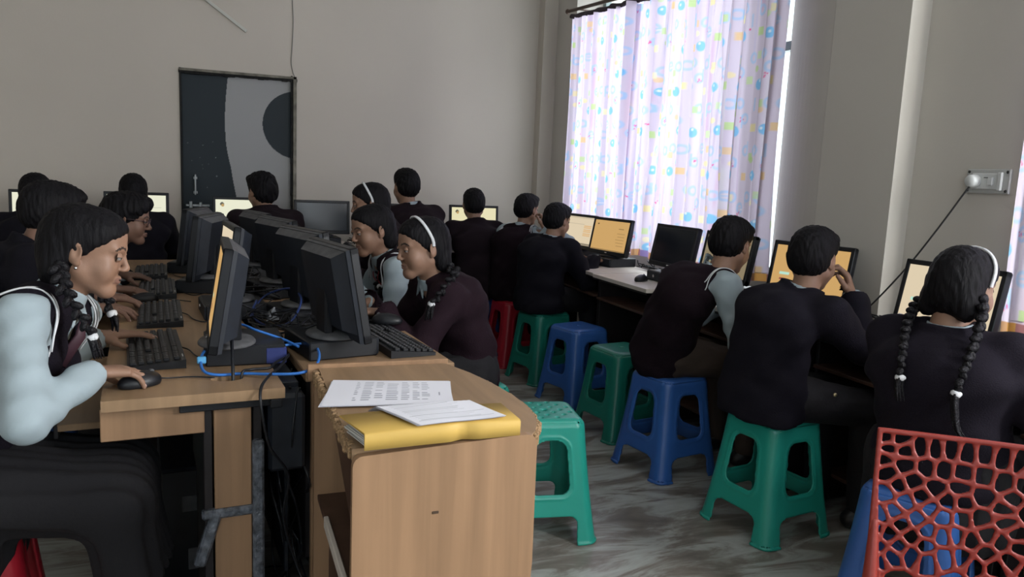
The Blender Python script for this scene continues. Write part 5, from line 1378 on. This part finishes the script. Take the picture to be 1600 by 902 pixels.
# ---- 2 student behind her
person('student in a dark blazer, face turned away, just behind the girl with light blue sleeves', (-.57, 3.25, 1.118), (-.86, 3.20), 80, 'boy', hh=58, hp=14, s=.98, col=BLAZN,
       R=((-.42, 3.06, .80), nrm(V3(1, .1, -.1)), down, 'rest'), L=((-.42, 3.30, .80), nrm(V3(1, 0, -.1)), down, 'rest'), skin=SKD, hunch=.05)
# ---- 3 student with glasses
person('student wearing thin glasses and a dark blazer, in profile at the left row', (-.385, 3.86, 1.065), (-.75, 3.80), 88, 'boy', hh=92, hp=10, s=.92, col=BLAZN, glasses=True,
       R=((-.40, 3.50, .80), nrm(V3(1, .1, -.1)), down, 'rest'), L=((-.42, 3.95, .80), nrm(V3(1, 0, -.1)), down, 'rest'), tie=True, badge=-.03, hunch=.06, hair='shaggy', skin=SKD)
# ---- 4, 5, 6 far wall, left part
person('student at the far left, back turned, before the leftmost far screen', (-1.035, 5.42, 1.10), (-1.06, 5.22), 0, 'boy', hh=4, hp=6, s=1., col=BLAZN, vox=.009,
       R=((-.98, 5.80, .80), V3(0, 1, -.1), down, 'rest'), L=((-1.2, 5.80, .80), V3(0, 1, -.1), down, 'rest'))
person('student with back turned, before the far screen left of the door', (-.50, 5.42, 1.12), (-.48, 5.22), 0, 'boy', hh=-6, hp=4, s=1., col=BLAZN, vox=.009, wide=1.04,
       R=((-.36, 5.80, .80), V3(0, 1, -.1), down, 'rest'), L=((-.6, 5.80, .80), V3(0, 1, -.1), down, 'rest'), lean=0)
person('boy in a dark maroon blazer, back turned, in front of the door', (.275, 5.45, 1.155), (.32, 5.25), -3, 'boy', hh=-28, hp=6, s=1.02, vox=.008, hair='shaggy', wide=1.08,
       R=((.40, 5.80, .80), V3(0, 1, -.1), down, 'rest'), L=((.12, 5.80, .80), V3(0, 1, -.1), down, 'rest'), seat=.47)
# ---- 7, 8, 9 girls on the right of the island
person('girl in a white headband, farthest along the right row, mostly hidden', (.765, 4.16, 1.15), (1.08, 4.18), -88, 'girl', hh=-84, hp=10, s=.95, band=True, vox=.009,
       R=((.62, 4.32, .80), V3(-1, 0, -.1), down, 'rest'), L=((.62, 4.06, .80), V3(-1, 0, -.1), down, 'rest'))
person('girl in a dark vest with white sleeves and a red lanyard, at the right row', (.660, 3.52, 1.060), (.97, 3.56), -92, 'girl', hh=-106, hp=12, s=.97, top='vest', lanyard=True, vox=.007, tie=False,
       R=((.53, 3.72, .80), V3(-1, -.1, -.1), down, 'type'), L=((.56, 3.36, .81), V3(-1, .2, .05), down, 'type'), lelbow=V3(.3, -.5, -1), hunch=.05,
       braids=[([(.75, 3.62, 1.02), (.80, 3.60, .95), (.80, 3.55, .87), (.78, 3.50, .82)], [(.77, 3.49, .78), (.76, 3.48, .75)])])
person('girl in a dark blazer and white headband, nearest on the right row', (.735, 2.88, 1.045), (.95, 2.97), -92, 'girl', hh=-101, hp=8, s=.98, band=True, badge=.02, vox=.006, wide=.90, hunch=.045,
       col=mat('dark maroon blazer', (.015, .0065, .011), .85, bump=.25, bscale=240, spec=.15),
       R=((.56, 3.08, .795), V3(-1, -.1, -.1), down, 'type'), L=((.575, 2.84, .80), nrm(V3(-1, .35, 0)), down, 'type'), lelbow=V3(.2, -.6, -1),
       braids=[([(.805, 2.845, 1.00), (.835, 2.80, .96), (.815, 2.76, .91), (.785, 2.745, .86), (.77, 2.745, .82)], [(.765, 2.745, .79), (.76, 2.745, .76)])])
# ---- 10, 11 far wall, right part
person('tall boy with the back turned at the far wall, above the girls in headbands', (1.235, 5.35, 1.225), (1.34, 5.20), -6, 'boy', hh=-12, hp=2, s=1.04, vox=.009, wide=1.05, seat=.50,
       R=((1.48, 5.78, .80), V3(0, 1, -.1), down, 'rest'), L=((1.2, 5.78, .80), V3(0, 1, -.1), down, 'rest'))
person('boy in a dark maroon blazer, back turned, before the rightmost far screen', (1.76, 5.42, 1.11), (1.79, 5.30), 4, 'boy', hh=8, hp=6, s=.98, vox=.009, wide=1.02,
       R=((1.92, 5.80, .80), V3(0, 1, -.1), down, 'rest'), L=((1.68, 5.80, .80), V3(0, 1, -.1), down, 'rest'))
# ---- 12, 13 beside the far corner of the window wall
person('boy in a dark vest, hand to his mouth, beside the far corner', (2.055, 5.10, 1.10), (1.94, 5.08), 55, 'boy', hh=58, hp=4, s=.92, top='vest', vox=.008, hunch=.05,
       R=((2.13, 4.93, .98), nrm(V3(.15, .55, .8)), nrm(V3(.6, -.7, .3)), 'chin'), L=((2.35, 5.30, .79), V3(1, .2, -.1), down, 'rest'), relbow=V3(.2, -.5, -1))
person('boy in a dark blazer by the amber screen, hand on a mouse', (2.075, 4.61, 1.055), (1.97, 4.60), 60, 'boy', hh=62, hp=10, s=.94, col=BLAZN, vox=.007, hunch=.05, wide=1.04,
       R=((2.36, 4.62, .795), nrm(V3(.8, .5, -.1)), down, 'rest'), L=((2.32, 4.86, .80), nrm(V3(1, .2, -.1)), down, 'rest'), relbow=V3(-.1, -.5, -1))
# ---- 14, 15, 16 near window desks
person('boy in a dark vest and white sleeves leaning far forward on a blue stool', (2.10, 2.80, 1.075), (1.93, 3.02), 92, 'boy', hh=66, hp=16, s=1.0, top='vest', vox=.0065, legs='brown', hunch=.07, wide=1.0,
       R=((2.24, 2.76, .765), nrm(V3(1, .3, -.1)), down, 'rest'), L=((2.40, 3.08, .79), V3(1, 0, -.1), down, 'rest'), relbow=V3(-.4, -.5, -1), shoulder_yaw=-12)
person('boy in a dark blazer resting his chin on his hand, on a green stool', (2.105, 2.30, 1.070), (1.96, 2.34), 92, 'boy', hh=66, hp=8, s=1.0, vox=.0065, hunch=.06, wide=1.02,
       col=mat('very dark navy blazer', (.0075, .0065, .0115), .85, bump=.25, bscale=240, spec=.15),
       R=((2.315, 2.30, .925), nrm(V3(-.20, .25, .9)), nrm(V3(.7, -.6, .2)), 'chin'), L=((2.38, 2.56, .79), V3(1, 0, -.1), down, 'rest'), relbow=V3(.5, -.3, -1), button=(.684, .689, -.241))
pr16, q16 = person('girl with two long black braids, back turned, behind the red chair', (2.035, 1.610, 1.066), (2.02, 1.60), 66, 'girl', hh=80, hp=10, s=1.0, vox=.0065, band=True, hunch=.045, wide=1.03, bdir=V3(-.75, -.66, 0),
       col=mat('dark navy wool blazer', (.009, .007, .0125), .85, bump=.25, bscale=240, spec=.15),
       R=((2.30, 1.36, .795), V3(1, .1, -.1), down, 'rest'), L=((2.33, 1.76, .795), V3(1, 0, -.1), down, 'rest'),
       braids=[([(2.02, 1.68, 1.03), (1.985, 1.715, 1.0), (1.965, 1.725, .95), (1.955, 1.72, .885), (1.945, 1.71, .815)], [(1.94, 1.71, .79), (1.94, 1.70, .75)]),
               ([(2.02, 1.535, 1.05), (1.985, 1.50, 1.01), (1.955, 1.49, .94), (1.93, 1.495, .87), (1.915, 1.50, .80)], [(1.91, 1.49, .76), (1.915, 1.48, .71), (1.925, 1.465, .685)])])
# seats the photograph hides behind the sitters
for (x, y, c_, l_) in ((-.88, 3.20, 'green', 'stool under the student at the left behind the girl with light blue sleeves'), (-.76, 3.80, 'blue', 'stool under the student in glasses'),
                    (-1.10, 5.20, 'green', 'stool under the student at the far left'), (-.48, 5.20, 'blue', 'stool under the student left of the door'), (.32, 5.22, 'red', 'stool under the boy in front of the door'),
                    (1.08, 4.18, 'blue', 'stool under the farthest girl of the right row'), (1.02, 3.60, 'red', 'stool under the girl with the red lanyard'), (1.34, 5.17, 'green', 'stool under the tall boy at the far wall')):
    stool((x, y, 0), rad(4), c_, ('%s plastic ' % c_) + l_, False, GS)
